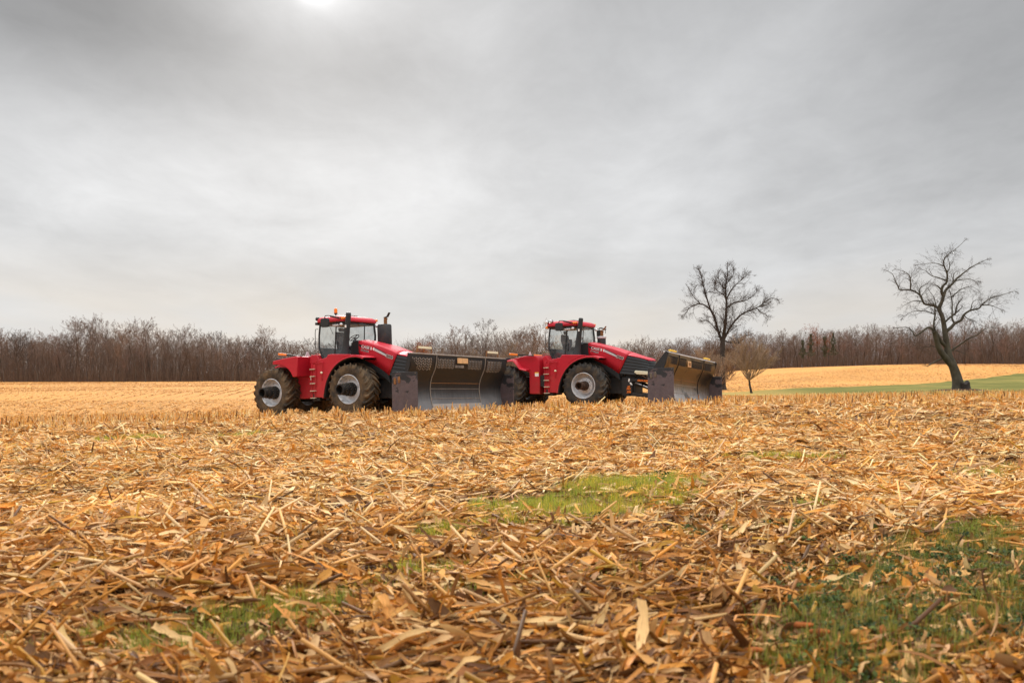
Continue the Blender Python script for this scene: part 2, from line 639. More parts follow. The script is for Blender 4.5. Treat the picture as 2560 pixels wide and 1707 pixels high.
def build_lawn():
    us = np.linspace(0, 1, 90)
    vs = np.linspace(0, 1, 34)
    X = 19 + us * 150
    ynear = 56 + 0 * X
    ynear = np.where(X < 30, 96 - (X - 19) * 3.2, ynear)
    ynear = np.maximum(56, ynear)
    yfar = np.where(X < 30, 96 + (X - 19) * 0.75, lawn_far(X))
    yfar = yfar + 0.5 * np.sin(X * 0.9) + 0.3 * np.sin(X * 2.3)
    GX = np.repeat(X[None, :], len(vs), 0)
    GY = ynear[None, :] + (yfar - ynear)[None, :] * vs[:, None]
    V = np.stack([GX, GY, ground(GX, GY) + 0.05], -1).reshape(-1, 3)
    nx, ny = len(us), len(vs)
    i = np.arange(nx - 1)[None, :] + nx * np.arange(ny - 1)[:, None]
    Q = np.stack([i, i + 1, i + 1 + nx, i + nx], -1).reshape(-1, 4)
    o = fast_mesh('lawn', V, Q, M['lawn'])
    tag(o, 'strip of mown grass in the hollow below the stubble hill', None, None, 'structure')


build_lawn()

# ------------------------------------------------------------------ tractor materials
M['red'] = mat_plain('red_paint', (0.45, 0.0095, 0.023), 0.48, 0, 0.36, 0.05, 0.09, 1.5, dirt=((0.26, 0.14, 0.08), 0.24, 2.6, 2.1))
M['black_paint'] = mat_plain('black_paint', (0.018, 0.018, 0.019), 0.42, 0, 0.4, var=0.25, vscale=2, dirt=((0.09, 0.065, 0.045), 0.25, 4, 1.6))
M['black_plastic'] = mat_plain('black_plastic', (0.022, 0.023, 0.024), 0.5, 0, 0.4, var=0.2)
M['muffler'] = mat_plain('sooty_steel', (0.035, 0.035, 0.036), 0.6, 0.2, 0.4, var=0.3, vscale=4, dirt=((0.10, 0.07, 0.045), 0.3, 5, None))
M['rubber_muddy'] = mat_plain('muddy_rubber', (0.030, 0.026, 0.022), 0.8, 0, 0.3, var=0.35, vscale=5, dirt=((0.165, 0.108, 0.058), 0.9, 2.6, None), bump=0.3, bscale=30)
M['rubber_dark'] = mat_plain('dusty_rubber', (0.030, 0.028, 0.026), 0.75, 0, 0.3, var=0.3, vscale=5, dirt=((0.115, 0.085, 0.055), 0.6, 3.0, None), bump=0.3, bscale=30)
M['rim_white'] = mat_plain('chipped_white_rim', (0.62, 0.63, 0.65), 0.4, 0, 0.5, var=0.08, vscale=5, dirt=((0.03, 0.026, 0.022), 0.42, 5.5, None))
M['rim_silver'] = mat_plain('silver_rim', (0.55, 0.55, 0.56), 0.42, 0.1, 0.5, var=0.08, vscale=4, dirt=((0.16, 0.11, 0.07), 0.25, 3.5, None))
M['hub_black'] = mat_plain('greasy_hub', (0.020, 0.019, 0.018), 0.45, 0.3, 0.5, var=0.3, vscale=8, dirt=((0.10, 0.06, 0.04), 0.35, 8, None))
M['hub_rust'] = mat_plain('rusty_hub', (0.075, 0.038, 0.022), 0.8, 0.1, 0.3, var=0.4, vscale=9, dirt=((0.02, 0.017, 0.015), 0.6, 7, None))
M['bolt'] = mat_plain('bolt_steel', (0.16, 0.13, 0.10), 0.5, 0.6)
M['rust'] = mat_plain('rusty_pipe', (0.23, 0.105, 0.04), 0.8, 0.1, 0.3, var=0.4, vscale=12)
M['amber'] = mat_plain('amber_lens', (0.85, 0.22, 0.02), 0.25, 0, 0.5, var=0.1, vscale=20)
M['lens'] = mat_plain('clear_lens', (0.75, 0.76, 0.78), 0.12, 0.2, 0.6)
M['cream'] = mat_plain('cream_lens', (0.72, 0.66, 0.47), 0.35, 0, 0.5, var=0.12, vscale=6)
M['white_paint'] = mat_plain('white_decal', (0.80, 0.79, 0.76), 0.45)
M['black_decal'] = mat_plain('black_decal', (0.012, 0.012, 0.013), 0.4)
M['silver_decal'] = mat_plain('silver_decal', (0.55, 0.55, 0.56), 0.35, 0.2, var=0.2, vscale=2)
M['red_decal'] = mat_plain('red_decal', (0.62, 0.01, 0.02), 0.4)
M['orange_decal'] = mat_plain('orange_decal', (0.90, 0.20, 0.012), 0.45)
M['yellow_decal'] = mat_plain('yellow_decal', (0.85, 0.52, 0.05), 0.45)
M['tan_plate'] = mat_plain('tan_plate', (0.62, 0.36, 0.16), 0.5, var=0.3, vscale=9)
M['seat'] = mat_plain('seat_cloth', (0.10, 0.10, 0.11), 0.8)
M['tread'] = mat_plain('step_tread', (0.55, 0.45, 0.32), 0.6, var=0.15)
M['glass'] = mat_glass('cab_glass', (0.84, 0.87, 0.88), dust=0.16)


def mat_blade(name, low, high, rough, metal, streak, patch=0.0):
    """push blade: worn steel, with reflected sky and ground painted in by height"""
    m = bpy.data.materials.new(name)
    m.use_nodes = True
    k = NT(m.node_tree)
    out = k.n('ShaderNodeOutputMaterial')
    b = k.n('ShaderNodeBsdfPrincipled')
    k.l(b.outputs[0], out.inputs[0])
    tc = k.n('ShaderNodeTexCoord')
    v = tc.outputs['Object']
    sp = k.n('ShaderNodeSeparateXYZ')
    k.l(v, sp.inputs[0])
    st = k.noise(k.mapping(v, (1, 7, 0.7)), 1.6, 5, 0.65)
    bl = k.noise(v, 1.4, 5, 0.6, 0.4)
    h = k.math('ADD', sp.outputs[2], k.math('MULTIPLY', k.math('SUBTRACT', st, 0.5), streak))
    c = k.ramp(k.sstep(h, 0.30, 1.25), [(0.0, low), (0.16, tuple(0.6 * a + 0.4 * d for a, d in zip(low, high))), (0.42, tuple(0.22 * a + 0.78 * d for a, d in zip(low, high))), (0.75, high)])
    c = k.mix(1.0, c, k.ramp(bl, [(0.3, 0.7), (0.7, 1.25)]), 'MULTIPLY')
    if patch:
        pn = k.noise(k.mapping(v, (1, .55, .8), loc=(0, 2.3, 0.4)), 1.1, 5, 0.62, 0.6)
        c = k.mix(k.math('MULTIPLY', k.sstep(pn, 0.53, 0.58), patch), c, (0.03, 0.026, 0.024))
    k.l(c, b.inputs['Base Color'])
    b.inputs['Metallic'].default_value = metal
    k.l(k.math('MULTIPLY_ADD', k.math('SUBTRACT', bl, 0.5), 0.35, rough, clamp=True), b.inputs['Roughness'])
    return m


def mat_plate():
    m = bpy.data.materials.new('worn_end_plate')
    m.use_nodes = True
    k = NT(m.node_tree)
    out = k.n('ShaderNodeOutputMaterial')
    b = k.n('ShaderNodeBsdfPrincipled')
    k.l(b.outputs[0], out.inputs[0])
    tc = k.n('ShaderNodeTexCoord')
    v = tc.outputs['Object']
    n1 = k.noise(k.mapping(v, (1.6, 1, 2.4), loc=(0.3, 0, 0.9)), 1.3, 6, 0.62, 0.5)
    sp = k.n('ShaderNodeSeparateXYZ')
    k.l(v, sp.inputs[0])
    fac = k.sstep(k.math('ADD', n1, k.math('MULTIPLY', k.math('SUBTRACT', sp.outputs[2], 0.95), 0.33)), 0.555, 0.575)
    c = k.mix(fac, (0.105, 0.078, 0.082), (0.024, 0.024, 0.027))
    n2 = k.noise(v, 6, 5, 0.65)
    c = k.mix(1.0, c, k.ramp(n2, [(0.3, 0.8), (0.7, 1.2)]), 'MULTIPLY')
    k.l(c, b.inputs['Base Color'])
    b.inputs['Roughness'].default_value = 0.5
    b.inputs['Metallic'].default_value = 0.2
    return m


M['blade_dark'] = mat_blade('sheen_blade_dark', (0.17, 0.172, 0.178), (0.0115, 0.0115, 0.0125), 0.5, 0.12, 0.3)  # lower grey paints the reflected sky; upper black is the steel
M['blade_bright'] = mat_blade('sheen_blade_bright', (0.52, 0.49, 0.48), (0.135, 0.092, 0.048), 0.36, 0.7, 0.7, 0.8)  # upper brown paints the reflected ground, lower grey the reflected sky
M['end_plate'] = mat_plate()
M['slot_lit_worn'] = mat_plain('lit_worn_slot_edge', (0.30, 0.26, 0.225), 0.5, 0.3, var=0.35, vscale=3)  # pale tone paints skylight on slot edges; also worn steel rails
M['slot_dark'] = mat_plain('dark_slot', (0.03, 0.024, 0.02), 0.6, 0.2, var=0.3, vscale=3)
M['edge_steel'] = mat_plain('cutting_edge', (0.42, 0.38, 0.34), 0.42, 0.5, var=0.25, vscale=3, dirt=((0.25, 0.11, 0.05), 0.3, 3, None))


# ------------------------------------------------------------------ tractors
def text_part(name, body, mat, parent, x, z, width, height, slope, y, shear=0.0, bold=0.0, depth=0.004):
    """raised lettering on a right-hand side surface (read while looking along +y)"""
    cu = bpy.data.curves.new('lettering', 'FONT')
    cu.body = body
    cu.shear = shear
    cu.offset = bold
    cu.extrude = 0.5
    cu.resolution_u = 3
    tmp = bpy.data.objects.new('lettering_tmp', cu)
    COL.objects.link(tmp)
    dg = bpy.context.evaluated_depsgraph_get()
    me = bpy.data.meshes.new_from_object(tmp.evaluated_get(dg))
    bpy.data.objects.remove(tmp)
    bpy.data.curves.remove(cu)
    co = np.empty(len(me.vertices) * 3, np.float32)
    me.vertices.foreach_get('co', co)
    co = co.reshape(-1, 3)
    lo, hi = co.min(0), co.max(0)
    p = (co - lo) / np.maximum(hi - lo, 1e-6)
    u = p[:, 0] * width
    w = p[:, 1] * height
    d = p[:, 2] * depth
    ca, sa = math.cos(slope), math.sin(slope)
    new = np.stack([x + u * ca, y - d, z + u * sa + w], -1)
    me.vertices.foreach_set('co', new.astype(np.float32).ravel())
    me.update()
    me.materials.append(mat)
    me.name = name
    return link(bpy.data.objects.new(name, me), parent)


HUBZ = 0.99


def make_wheel(parent, x, side, style):
    w = empty('wheel', (x, side * 1.02, HUBZ), (RNG.uniform(-0.1, 0.1), RNG.uniform(0, 3), 0) if False else (0, 0, PI if side > 0 else 0), parent)
    t = MB()
    t.lathe([(.525, .30), (.56, .345), (.64, .372), (.74, .385), (.83, .38), (.885, .355), (.915, .31), (.928, .22), (.932, 0),
             (.928, -.22), (.915, -.31), (.885, -.355), (.83, -.38), (.74, -.385), (.64, -.372), (.56, -.345), (.525, -.30)], 56)
    NL = 22
    for s in (-1, 1):
        for k in range(NL):
            th0 = 2 * PI * (k + (0.5 if s > 0 else 0)) / NL
            secs = []
            for (yy, dth, rt, rb, hw) in ((.0, .0, .988, .90, .036), (.13, .085, .992, .90, .034), (.26, .20, .988, .89, .034), (.355, .30, .965, .86, .036), (.392, .345, .885, .80, .034)):
                th = th0 - dth
                a = hw / rt
                q = []
                for (tt, rr) in ((th - a, rb), (th - a * .8, rt), (th + a * .8, rt), (th + a, rb)):
                    q.append((rr * math.cos(tt), s * yy, rr * math.sin(tt)))
                secs.append(q)
            t.loft(secs, close=True)
            n = len(t.v)
            t.f.append((n - 1, n - 2, n - 3, n - 4))
            t.f.append((n - 20, n - 19, n - 18, n - 17))
    t.build('tyre', M['rubber_muddy' if style == 1 else 'rubber_dark'], w, sharp=28)
    r = MB()
    if style == 1:
        r.lathe([(.50, .30), (.545, .345), (.50, .30), (.49, .1), (.49, -.20), (.515, -.315), (.552, -.350), (.535, -.362), (.508, -.335), (.482, -.24), (.47, -.13), (.44, -.10), (.40, -.085),
                 (.36, -.10), (.30, -.14), (.24, -.16), (.10, -.165), (.001, -.165)], 48)
    else:
        r.lathe([(.50, .30), (.545, .345), (.50, .30), (.49, .1), (.49, -.22), (.515, -.318), (.552, -.350), (.535, -.362), (.508, -.338), (.485, -.27), (.47, -.16), (.43, -.12), (.42, -.08),
                 (.37, -.07), (.355, -.11), (.34, -.15), (.27, -.175), (.20, -.185), (.10, -.185), (.001, -.185)], 48)
    r.build('rim', M['rim_white' if style == 1 else 'rim_silver'], w, sharp=30)
    h = MB()
    if style == 1:
        h.lathe([(.001, -.15), (.26, -.15), (.26, -.21), (.21, -.22), (.20, -.36), (.245, -.37), (.245, -.43), (.17, -.44), (.165, -.54), (.215, -.55), (.215, -.61), (.17, -.62), (.165, -.76), (.205, -.77), (.205, -.83),
                 (.155, -.835), (.148, -.60), (.001, -.595)], 36)
        b = MB()
        for k in range(14):
            a = 2 * PI * k / 14
            for yy, rr in ((-.43, .222), (-.61, .192), (-.21, .238)):
                b.lathe([(.001, yy - .03), (.016, yy - .03), (.016, yy)], 6, (rr * math.cos(a), 0, rr * math.sin(a)))
        h.build('hub_extension', M['hub_black'], w, sharp=30, extra=(b, M['bolt']))
    else:
        h.lathe([(.001, -.17), (.20, -.17), (.20, -.23), (.185, -.25), (.18, -.40), (.15, -.42), (.148, -.62), (.165, -.63), (.165, -.79), (.125, -.795), (.118, -.56), (.001, -.555)], 36)
        b = MB()
        for k in range(10):
            a = 2 * PI * k / 10
            b.lathe([(.001, -.20), (.014, -.20), (.014, -.16)], 6, (.255 * math.cos(a), 0, .255 * math.sin(a)))
        h.build('hub_extension', M['hub_rust'], w, sharp=30, extra=(b, M['bolt']))
    return w


def rounded_rect(x0, x1, y0, y1, r, n=5):
    pts = []
    for cx, cy, a0 in ((x1 - r, y1 - r, 0), (x0 + r, y1 - r, 90), (x0 + r, y0 + r, 180), (x1 - r, y0 + r, 270)):
        for i in range(n + 1):
            a = R(a0 + 90 * i / n)
            pts.append((cx + r * math.cos(a), cy + r * math.sin(a)))
    return pts


def lerp_pts(pts, x):
    return float(np.interp(x, [p[0] for p in pts], [p[1] for p in pts]))


FENDER = [(-1.27, .70), (-1.21, 1.02), (-1.11, 1.32), (-.99, 1.54), (-.84, 1.75), (-.66, 1.92), (-.45, 2.06), (-.22, 2.16), (.0, 2.215), (.22, 2.24), (.45, 2.235), (.65, 2.20), (.79, 2.14)]
BLADE = [(4.13, 2.0), (4.12, 1.82), (4.08, 1.61), (3.99, 1.42), (3.90, 1.25), (3.84, 1.08), (3.81, .85), (3.83, .6), (3.88, .36), (3.93, .16), (3.96, .05)]


def make_tractor(loc, pitch, style, label):
    T = empty('tractor', loc, (0, -R(pitch), -R(30)))
    tag(T, label, 'tractor', 'red articulated tractors with push blades')
    red, blk = M['red'], M['black_paint']
    # ---- wheels
    for x in (0.0, -3.91):
        for s in (-1, 1):
            make_wheel(T, x, s, style)
    # ---- chassis
    c = MB()
    c.box(-1.35, 1.95, -.42, .42, .62, 1.42)
    c.box(-.35, 1.45, -.52, .52, 1.35, 2.12)
    c.box(-4.85, -2.35, -.40, .40, .60, 1.45)
    for x in (0, -3.91):
        c.tube([(x, -.95, HUBZ), (x, .95, HUBZ)], .20, 14)
        c.sphere((x, 0, HUBZ - .05), .42, 14, 8)
    c.tube([(-2.5, 0, 1.0), (-1.3, 0, 1.0)], .24, 12)
    c.box(-2.05, -1.85, -.35, .35, .62, 1.35)
    for s in (-1, 1):
        c.tube([(-2.45, s * .45, .95), (-1.35, s * .38, .92)], .075, 10)
        c.box(-2.28, -1.7, s * .95 - .02, s * .95 + .02, 1.0, 1.5) if style == 2 else None
    c.box(-5.05, -4.8, -.35, .35, .55, 1.1)
    c.build('chassis', blk, T, bevel=.012)
    # ---- hood
    low = [(-.05, 2.29), (.23, 2.06), (.46, 1.965), (.69, 1.85), (1.0, 1.67), (1.31, 1.45)]
    sho = [(-.05, 2.765), (.5, 2.635), (1.0, 2.49), (1.4, 2.34), (1.72, 2.20)]
    top = [(-.12, 2.875), (.2, 2.81), (.5, 2.73), (1.0, 2.585), (1.4, 2.455), (1.74, 2.335)]
    hd = MB()
    secs = []
    N = 12
    for j in range(N + 1):
        t = j / N
        xb, xs, xt = -.05 + t * 1.36, -.05 + t * 1.77, -.12 + t * 1.86
        zb, zs, zt = lerp_pts(low, xb), lerp_pts(sho, xs), lerp_pts(top, xt)
        w = .635 - .03 * t
        half = [(xb, -w + .02, zb), (xb * .65 + xs * .35, -w - .006, zb * .65 + zs * .35), (xb * .3 + xs * .7, -w - .008, zb * .3 + zs * .7), (xs, -w, zs),
                (xs, -w + .018, zs + .035), (xs, -w + .06, zs + .058), (xs * .6 + xt * .4, -w + .2, zs + .6 * (zt - zs)), (xt, -w * .4, zt - .015), (xt, 0, zt)]
        secs.append(half + [(x, -y, z) for x, y, z in reversed(half[:-1])])
    hd.loft(secs)
    nose = []
    for x, zs, zt, w in ((1.72, 2.20, 2.335, .605), (1.95, 2.145, 2.25, .59), (2.2, 2.085, 2.165, .565), (2.4, 2.03, 2.085, .52), (2.52, 1.985, 2.02, .47), (2.60, 1.93, 1.955, .42)):
        half = [(x, -w, zs), (x, -w + .018, zs + .028), (x, -w + .06, zs + .045), (x, -w + .2, zs + .6 * (zt - zs)), (x + .01, -w * .4, zt - .012), (x + .02, 0, zt)]
        nose.append(half + [(a, -b, d) for a, b, d in reversed(half[:-1])])
    hd.loft(nose)
    # closed rear bulkhead of the bonnet
    hd.add(secs[0], [tuple(range(len(secs[0])))])
    hood = hd.build('hood', red, T, sharp=30, solid=.012)
    g = MB()

    def gpath(u, off):
        # u: 0 top .. 1 bottom of the louvred nose
        half = []
        for (xt, yt, ztop, xb_, zbot) in ((1.725, -.585, 2.195, 1.32, 1.45), (1.95, -.580, 2.14, 1.75, 1.40), (2.2, -.560, 2.08, 2.15, 1.36), (2.42, -.505, 2.02, 2.45, 1.34), (2.55, -.42, 1.965, 2.6, 1.33), (2.62, -.25, 1.935, 2.67, 1.33)):
            half.append((xt + (xb_ - xt) * u + off * .6, yt - off, ztop + (zbot - ztop) * u))
        half.append((half[-1][0] + .03, 0, half[-1][2]))
        return half + [(x, -y, z) for x, y, z in reversed(half[:-1])]
    nb = 6
    for b in range(nb):
        g.loft([gpath(b / nb, 0.0), gpath((b + .86) / nb, .022), gpath((b + .97) / nb, .016), gpath((b + 1) / nb, -.004)])
    g.build('grille', M['black_plastic'], hood, sharp=25)
    s_ = MB()
    for sd in (-1, 1):
        m = MB()
        m.prism([(.02, 2.26), (.23, 2.05), (.46, 1.955), (.69, 1.84), (1.0, 1.66), (1.31, 1.44), (1.36, 1.18), (1.05, 1.42), (.7, 1.62), (.4, 1.76), (.1, 1.93)], -.615, -.50)
        for q in range(22):
            x = .16 + q * .052
            z1 = lerp_pts(low, x) - .03
            m.box(x, x + .022, -.632, -.612, z1 - .16, z1)
        s_.add((m if sd < 0 else m.mirror()).v, (m if sd < 0 else m.mirror()).f)
    s_.build('side_screen', M['black_plastic'], hood)
    lb = MB()
    for sd in (-1, 1):
        lb.prism([(2.00, 1.49), (2.06, 1.56), (2.60, 1.50), (2.64, 1.36), (2.12, 1.40)], sd * .60 - .05, sd * .60 + .05)
    lb.box(2.64, 2.74, -.6, .6, 1.36, 1.48)
    lb.build('headlight_bar', M['cream'], hood, bevel=.015)
    # lettering and stripe
    ys = -.648
    st = MB()
    st.prism([(-.04, 2.60), (.085, 2.565), (.085, 2.655), (-.04, 2.69)], ys, ys + .012)
    st.build('dark_stripe', M['black_decal'], hood)
    st = MB()
    st.prism([(.70, 2.395), (1.235, 2.155), (1.235, 2.245), (.70, 2.505)], ys, ys + .012)
    st.build('silver_stripe', M['silver_decal'], hood)
    st = MB()
    st.prism([(.70, 2.495), (1.10, 2.305), (1.235, 2.235), (1.235, 2.262), (.70, 2.525)], ys - .002, ys + .008)
    st.build('stripe_border', M['black_decal'], hood)  # black border along the top of the silver stripe
    sl = -R(13.5)
    text_part('lettering', 'CASE', M['black_decal'], hood, .078, 2.540, .435, .128, sl, ys, .25, .045)
    text_part('lettering', 'CASE', M['white_paint'], hood, .090, 2.547, .405, .108, sl, ys - .004, .25, .012)
    em = MB()
    for x0, x1, z0, z1 in ((.515, .565, 0, .105), (.635, .685, 0, .105), (.56, .64, .038, .065)):
        za = 2.545 + (x0 - .09) * math.tan(sl)
        em.prism([(x0, za + z0), (x1, za + z0 - (x1 - x0) * .24), (x1 + .02, za + z1 - (x1 - x0) * .24), (x0 + .02, za + z1)], ys - .008, ys + .004)
    em.build('emblem', M['white_paint'], hood)
    em = MB()
    za = 2.545 + (.582 - .09) * math.tan(sl)
    em.prism([(.578, za), (.622, za - .011), (.645, za + .105), (.600, za + .115)], ys - .011, ys + .004)
    em.prism([(.606, za + .125), (.640, za + .117), (.646, za + .147), (.612, za + .155)], ys - .011, ys + .004)
    em.build('emblem', M['red_decal'], hood)
    text_part('lettering', 'STEIGER', M['white_paint'], hood, .055, 2.428, .382, .074, sl, ys, .25, .05)
    text_part('lettering', 'STEIGER', M['black_decal'], hood, .065, 2.433, .36, .060, sl, ys - .004, .25, .015)
    num = '550' if style == 1 else '500'
    text_part('lettering', num, M['white_paint'], hood, 1.225, 2.122, .352, .138, -R(18), ys, .25, .055)
    text_part('lettering', num, M['black_decal'], hood, 1.243, 2.131, .318, .116, -R(18), ys - .004, .25, .02)
    # ---- front fenders
    for sd in (-1, 1):
        f = MB()
        secs = []
        for i, (x, z) in enumerate(FENDER):
            d = Vector((x - .05, 0, z - HUBZ)).normalized()
            ix, iz = x - d.x * .075, z - d.z * .075
            jx, jz = x - d.x * .03, z - d.z * .03
            secs.append([(x, -.66, z), (x, -1.36, z), (x - d.x * .012, -1.40, z - d.z * .012), (ix, -1.41, iz), (ix, -1.39, iz), (jx, -1.36, jz), (jx, -.66, jz)])
        f.loft(secs, close=True)
        f.add(secs[0], [tuple(range(7))]); f.add(secs[-1], [tuple(range(7))])
        ff = (f if sd < 0 else f.mirror()).build('fender', red, T, sharp=40)
        ln = MB()
        secs = []
        for i, (x, z) in enumerate(FENDER):
            d = Vector((x - .05, 0, z - HUBZ)).normalized()
            secs.append([(x - d.x * .035, -.62, z - d.z * .035), (x - d.x * .05, -1.375, z - d.z * .05), (x - d.x * .10, -1.35, z - d.z * .10), (x - d.x * .10, -.62, z - d.z * .10)])
        ln.loft(secs, close=True)
        (ln if sd < 0 else ln.mirror()).build('fender_liner', M['black_plastic'], ff)
        p = MB()
        p.prism([(-1.66, .74), (-1.285, .72), (-1.225, 1.03), (-1.125, 1.33), (-1.0, 1.56), (-.85, 1.77), (-.67, 1.94), (-.46, 2.08), (-.23, 2.18), (.0, 2.235), (.2, 2.26), (-.2, 2.30), (-.80, 2.335), (-1.0, 2.33), (-1.08, 2.22), (-1.45, 2.16), (-1.62, 2.02)], -1.30, -.62)
        p.prism([(-2.2, 2.08), (-1.62, 1.98), (-1.62, 2.06), (-1.80, 2.36), (-2.10, 2.38)], -1.02, -.45) if style == 1 else p.prism([(-1.95, 1.98), (-1.62, 1.98), (-1.62, 2.10), (-1.86, 2.36), (-1.95, 2.30)], -1.2, -.45)
        (p if sd < 0 else p.mirror()).build('step_panel', red, T, bevel=.018)
    # ---- rear body
    rb = MB()
    if style == 1:
        rb.box(-3.15, -2.27, -.74, .74, .70, 2.355)
        rb.prism([(-4.6, 1.75), (-3.1, 1.75), (-3.1, 2.30), (-3.75, 2.22), (-4.55, 1.95)], -.72, .72)
        body = rb.build('rear_body', red, T, bevel=.03)
        for sd in (-1, 1):
            f = MB()
            f.prism([(-3.76, 2.08), (-3.74, 2.215), (-3.2, 2.285), (-2.52, 2.345), (-2.42, 2.32), (-2.48, 1.56), (-2.70, 1.55), (-2.80, 1.72), (-2.96, 1.885), (-3.15, 1.985), (-3.35, 2.05)], -1.42, -.70)
            (f if sd < 0 else f.mirror()).build('rear_fender', red, T, bevel=.025)
        sx, sy = (-2.42, -2.29), -.745
        sz = 1.42
    else:
        rb.prism([(-3.80, 2.20), (-3.74, 2.255), (-2.97, 2.375), (-2.42, 2.375), (-2.32, 2.30), (-2.24, 2.12), (-2.25, .68), (-2.78, .70), (-2.76, 1.62), (-3.05, 1.80), (-3.34, 2.12)], -1.02, 1.02)
        body = rb.build('rear_body', red, T, bevel=.03)
        tb = MB()
        tb.prism([(-2.24, 2.33), (-1.93, 2.16), (-1.93, 1.48), (-2.24, 1.48)], -.72, .72)
        tb.build('tank_cover', red, T, bevel=.03)
        for sd in (-1, 1):
            f = MB()
            path = [(-3.98, 2.155), (-3.7, 2.19), (-3.40, 2.19), (-3.33, 2.16), (-3.18, 1.98), (-3.04, 1.815), (-2.72, 1.74)]
            secs = [[(x, -1.0, z + .045), (x, -1.36, z + .02), (x, -1.40, z - .012), (x, -1.385, z - .05), (x, -1.36, z - .03), (x, -1.0, z - .02)] for x, z in path]
            f.loft(secs, close=True)
            f.add(secs[0], [tuple(range(6))]); f.add(secs[-1], [tuple(range(6))])
            (f if sd < 0 else f.mirror()).build('rear_fender', red, T, sharp=30)
        fr = MB()
        fr.tube([(-1.96, -.78, .85), (-1.96, -.78, 1.38)], .085, 14)
        fr.tube([(-2.12, -.70, .8), (-2.10, -.70, 1.46)], .05, 10)
        fr.box(-2.2, -1.85, -.74, -.62, .74, .86)
        fr.build('filter_housing', M['muffler'], T, bevel=.01)
        sx, sy = (-2.47, -2.29), -1.025
        sz = 1.46
    stk = MB()
    stk.box(sx[0], sx[1], sy - .006, sy, sz, sz + .13)
    stk.build('sticker', M['white_paint'], body)
    stk = MB()
    stk.box(sx[0], sx[1], sy - .007, sy - .001, sz + .13, sz + .18)
    stk.build('sticker', M['yellow_decal'], body)
    # ---- warning light bars and tail lamps
    for sd in (-1, 1):
        wl = MB()
        wl.prism([(-3.22, 2.405), (-2.45, 2.335), (-2.45, 2.365), (-3.22, 2.475)], sd * 1.15 - .04, sd * 1.15 + .04)
        bar = wl.build('warning_bar', M['black_plastic'], T)
        wl = MB()
        wl.prism([(-3.66, 2.445), (-3.225, 2.40), (-3.225, 2.48), (-3.66, 2.535)], sd * 1.15 - .05, sd * 1.15 + .05)
        wl.build('amber_lamp', M['amber'], bar, bevel=.012)
    for sd in (-1, 1):
        tl = MB()
        tl.box(-3.95, -3.78, sd * .95 - .1, sd * .95 + .1, 2.24, 2.34)
        tl.build('work_lamp', M['black_plastic'], T, bevel=.02)
    tri = MB()
    tri.prism([(-.17, 2.36), (.17, 2.36), (.03, 2.60), (-.03, 2.60)], -3.25, -3.235, axis='x')
    tri.build('slow_vehicle_sign', M['silver_decal'], T)
    hr = MB()
    hr.tube([(-2.32, -.55, 2.34), (-2.32, -.55, 2.43), (-2.28, -.5, 2.44), (-2.02, -.5, 2.42), (-1.98, -.5, 2.30)], .014, 6)
    hr.build('deck_rail', red, T)
    hr = MB()
    hr.tube([(-2.32, .35, 2.34), (-2.32, .35, 2.43), (-2.02, .35, 2.42), (-1.98, .35, 2.30)], .014, 6)
    hr.build('deck_rail', red, T)
    # ---- ladder
    ld = MB()
    for x in (-1.83, -1.65):
        ld.tube([(x - .03, -1.335, .74), (x, -1.325, 1.2), (x, -1.30, 1.95), (x + .02, -1.28, 2.06), (x + .07, -1.25, 2.10)], .017, 7)
    ld.box(-1.86, -1.62, -1.29, -1.25, .74, 2.0)
    lad = ld.build('ladder', red, T)
    for z in (.70, .97, 1.25, 1.52, 1.79):
        r_ = MB()
        r_.box(-1.86, -1.62, -1.40, -1.30, z, z + .032)
        r_.build('rung', M['tread'], lad, bevel=.006)
    h_ = MB()
    h_.tube([(-1.60, -1.34, 1.2), (-1.60, -1.34, 2.0), (-1.56, -1.34, 2.09), (-1.48, -1.34, 2.12)], .015, 7)
    h_.tube([(-1.60, -1.34, 2.02), (-1.25, -1.34, 2.06), (-1.20, -1.34, 2.03)], .013, 7)
    h_.tube([(-1.23, -1.34, 2.05), (-1.30, -1.34, 1.55), (-1.33, -1.31, 1.35)], .013, 7)
    h_.tube([(-1.45, -1.22, 2.2), (-1.36, -1.25, 2.05), (-1.10, -1.30, 2.02)], .015, 7)
    h_.build('handrail', red, lad)
    lamp = MB()
    lamp.sphere((-1.30, -1.35, 1.66), .055, 10, 7, (1, .5, .8))
    lamp.build('step_lamp', M['cream'], lad)
    bx = MB()
    bx.box(-1.86, -1.50, -1.26, -.9, .60, .92)
    bx.box(-1.80, -1.70, -1.30, -1.25, .66, .88)
    bx.box(-1.66, -1.56, -1.29, -1.25, .70, .86)
    bx.build('valve_box', M['black_plastic'], T, bevel=.015)
    # ---- cab
    cb = MB()
    yw = .83
    for s in (-1, 1):
        cb.tube([(-1.76, s * yw, 3.56), (-1.83, s * yw, 3.1), (-1.85, s * yw, 2.64), (-1.74, s * yw, 2.35), (-1.60, s * yw, 2.15)], .038, 8)
        cb.tube([(-.46, s * (yw - .03), 3.58), (-.43, s * yw, 3.1), (-.47, s * yw, 2.6), (-.52, s * yw, 2.3)], .042, 8)
        cb.tube([(-.95, s * yw, 3.56), (-1.0, s * (yw + .01), 2.95), (-1.08, s * yw, 2.26)], .024, 8)
        cb.tube([(-1.62, s * yw, 2.17), (-1.42, s * yw, 2.17), (-1.08, s * yw, 2.29), (-.5, s * yw, 2.31)], .035, 8)
        cb.tube([(-1.78, s * yw, 3.54), (-1.1, s * (yw + .02), 3.58), (-.46, s * yw, 3.58)], .05, 8)
    cb.tube([(-1.85, -yw, 2.62), (-1.85, yw, 2.62)], .035, 8)
    cb.tube([(-1.76, -yw, 3.54), (-1.76, yw, 3.54)], .05, 8)
    cb.tube([(-.45, -yw, 3.58), (-.45, yw, 3.58)], .05, 8)
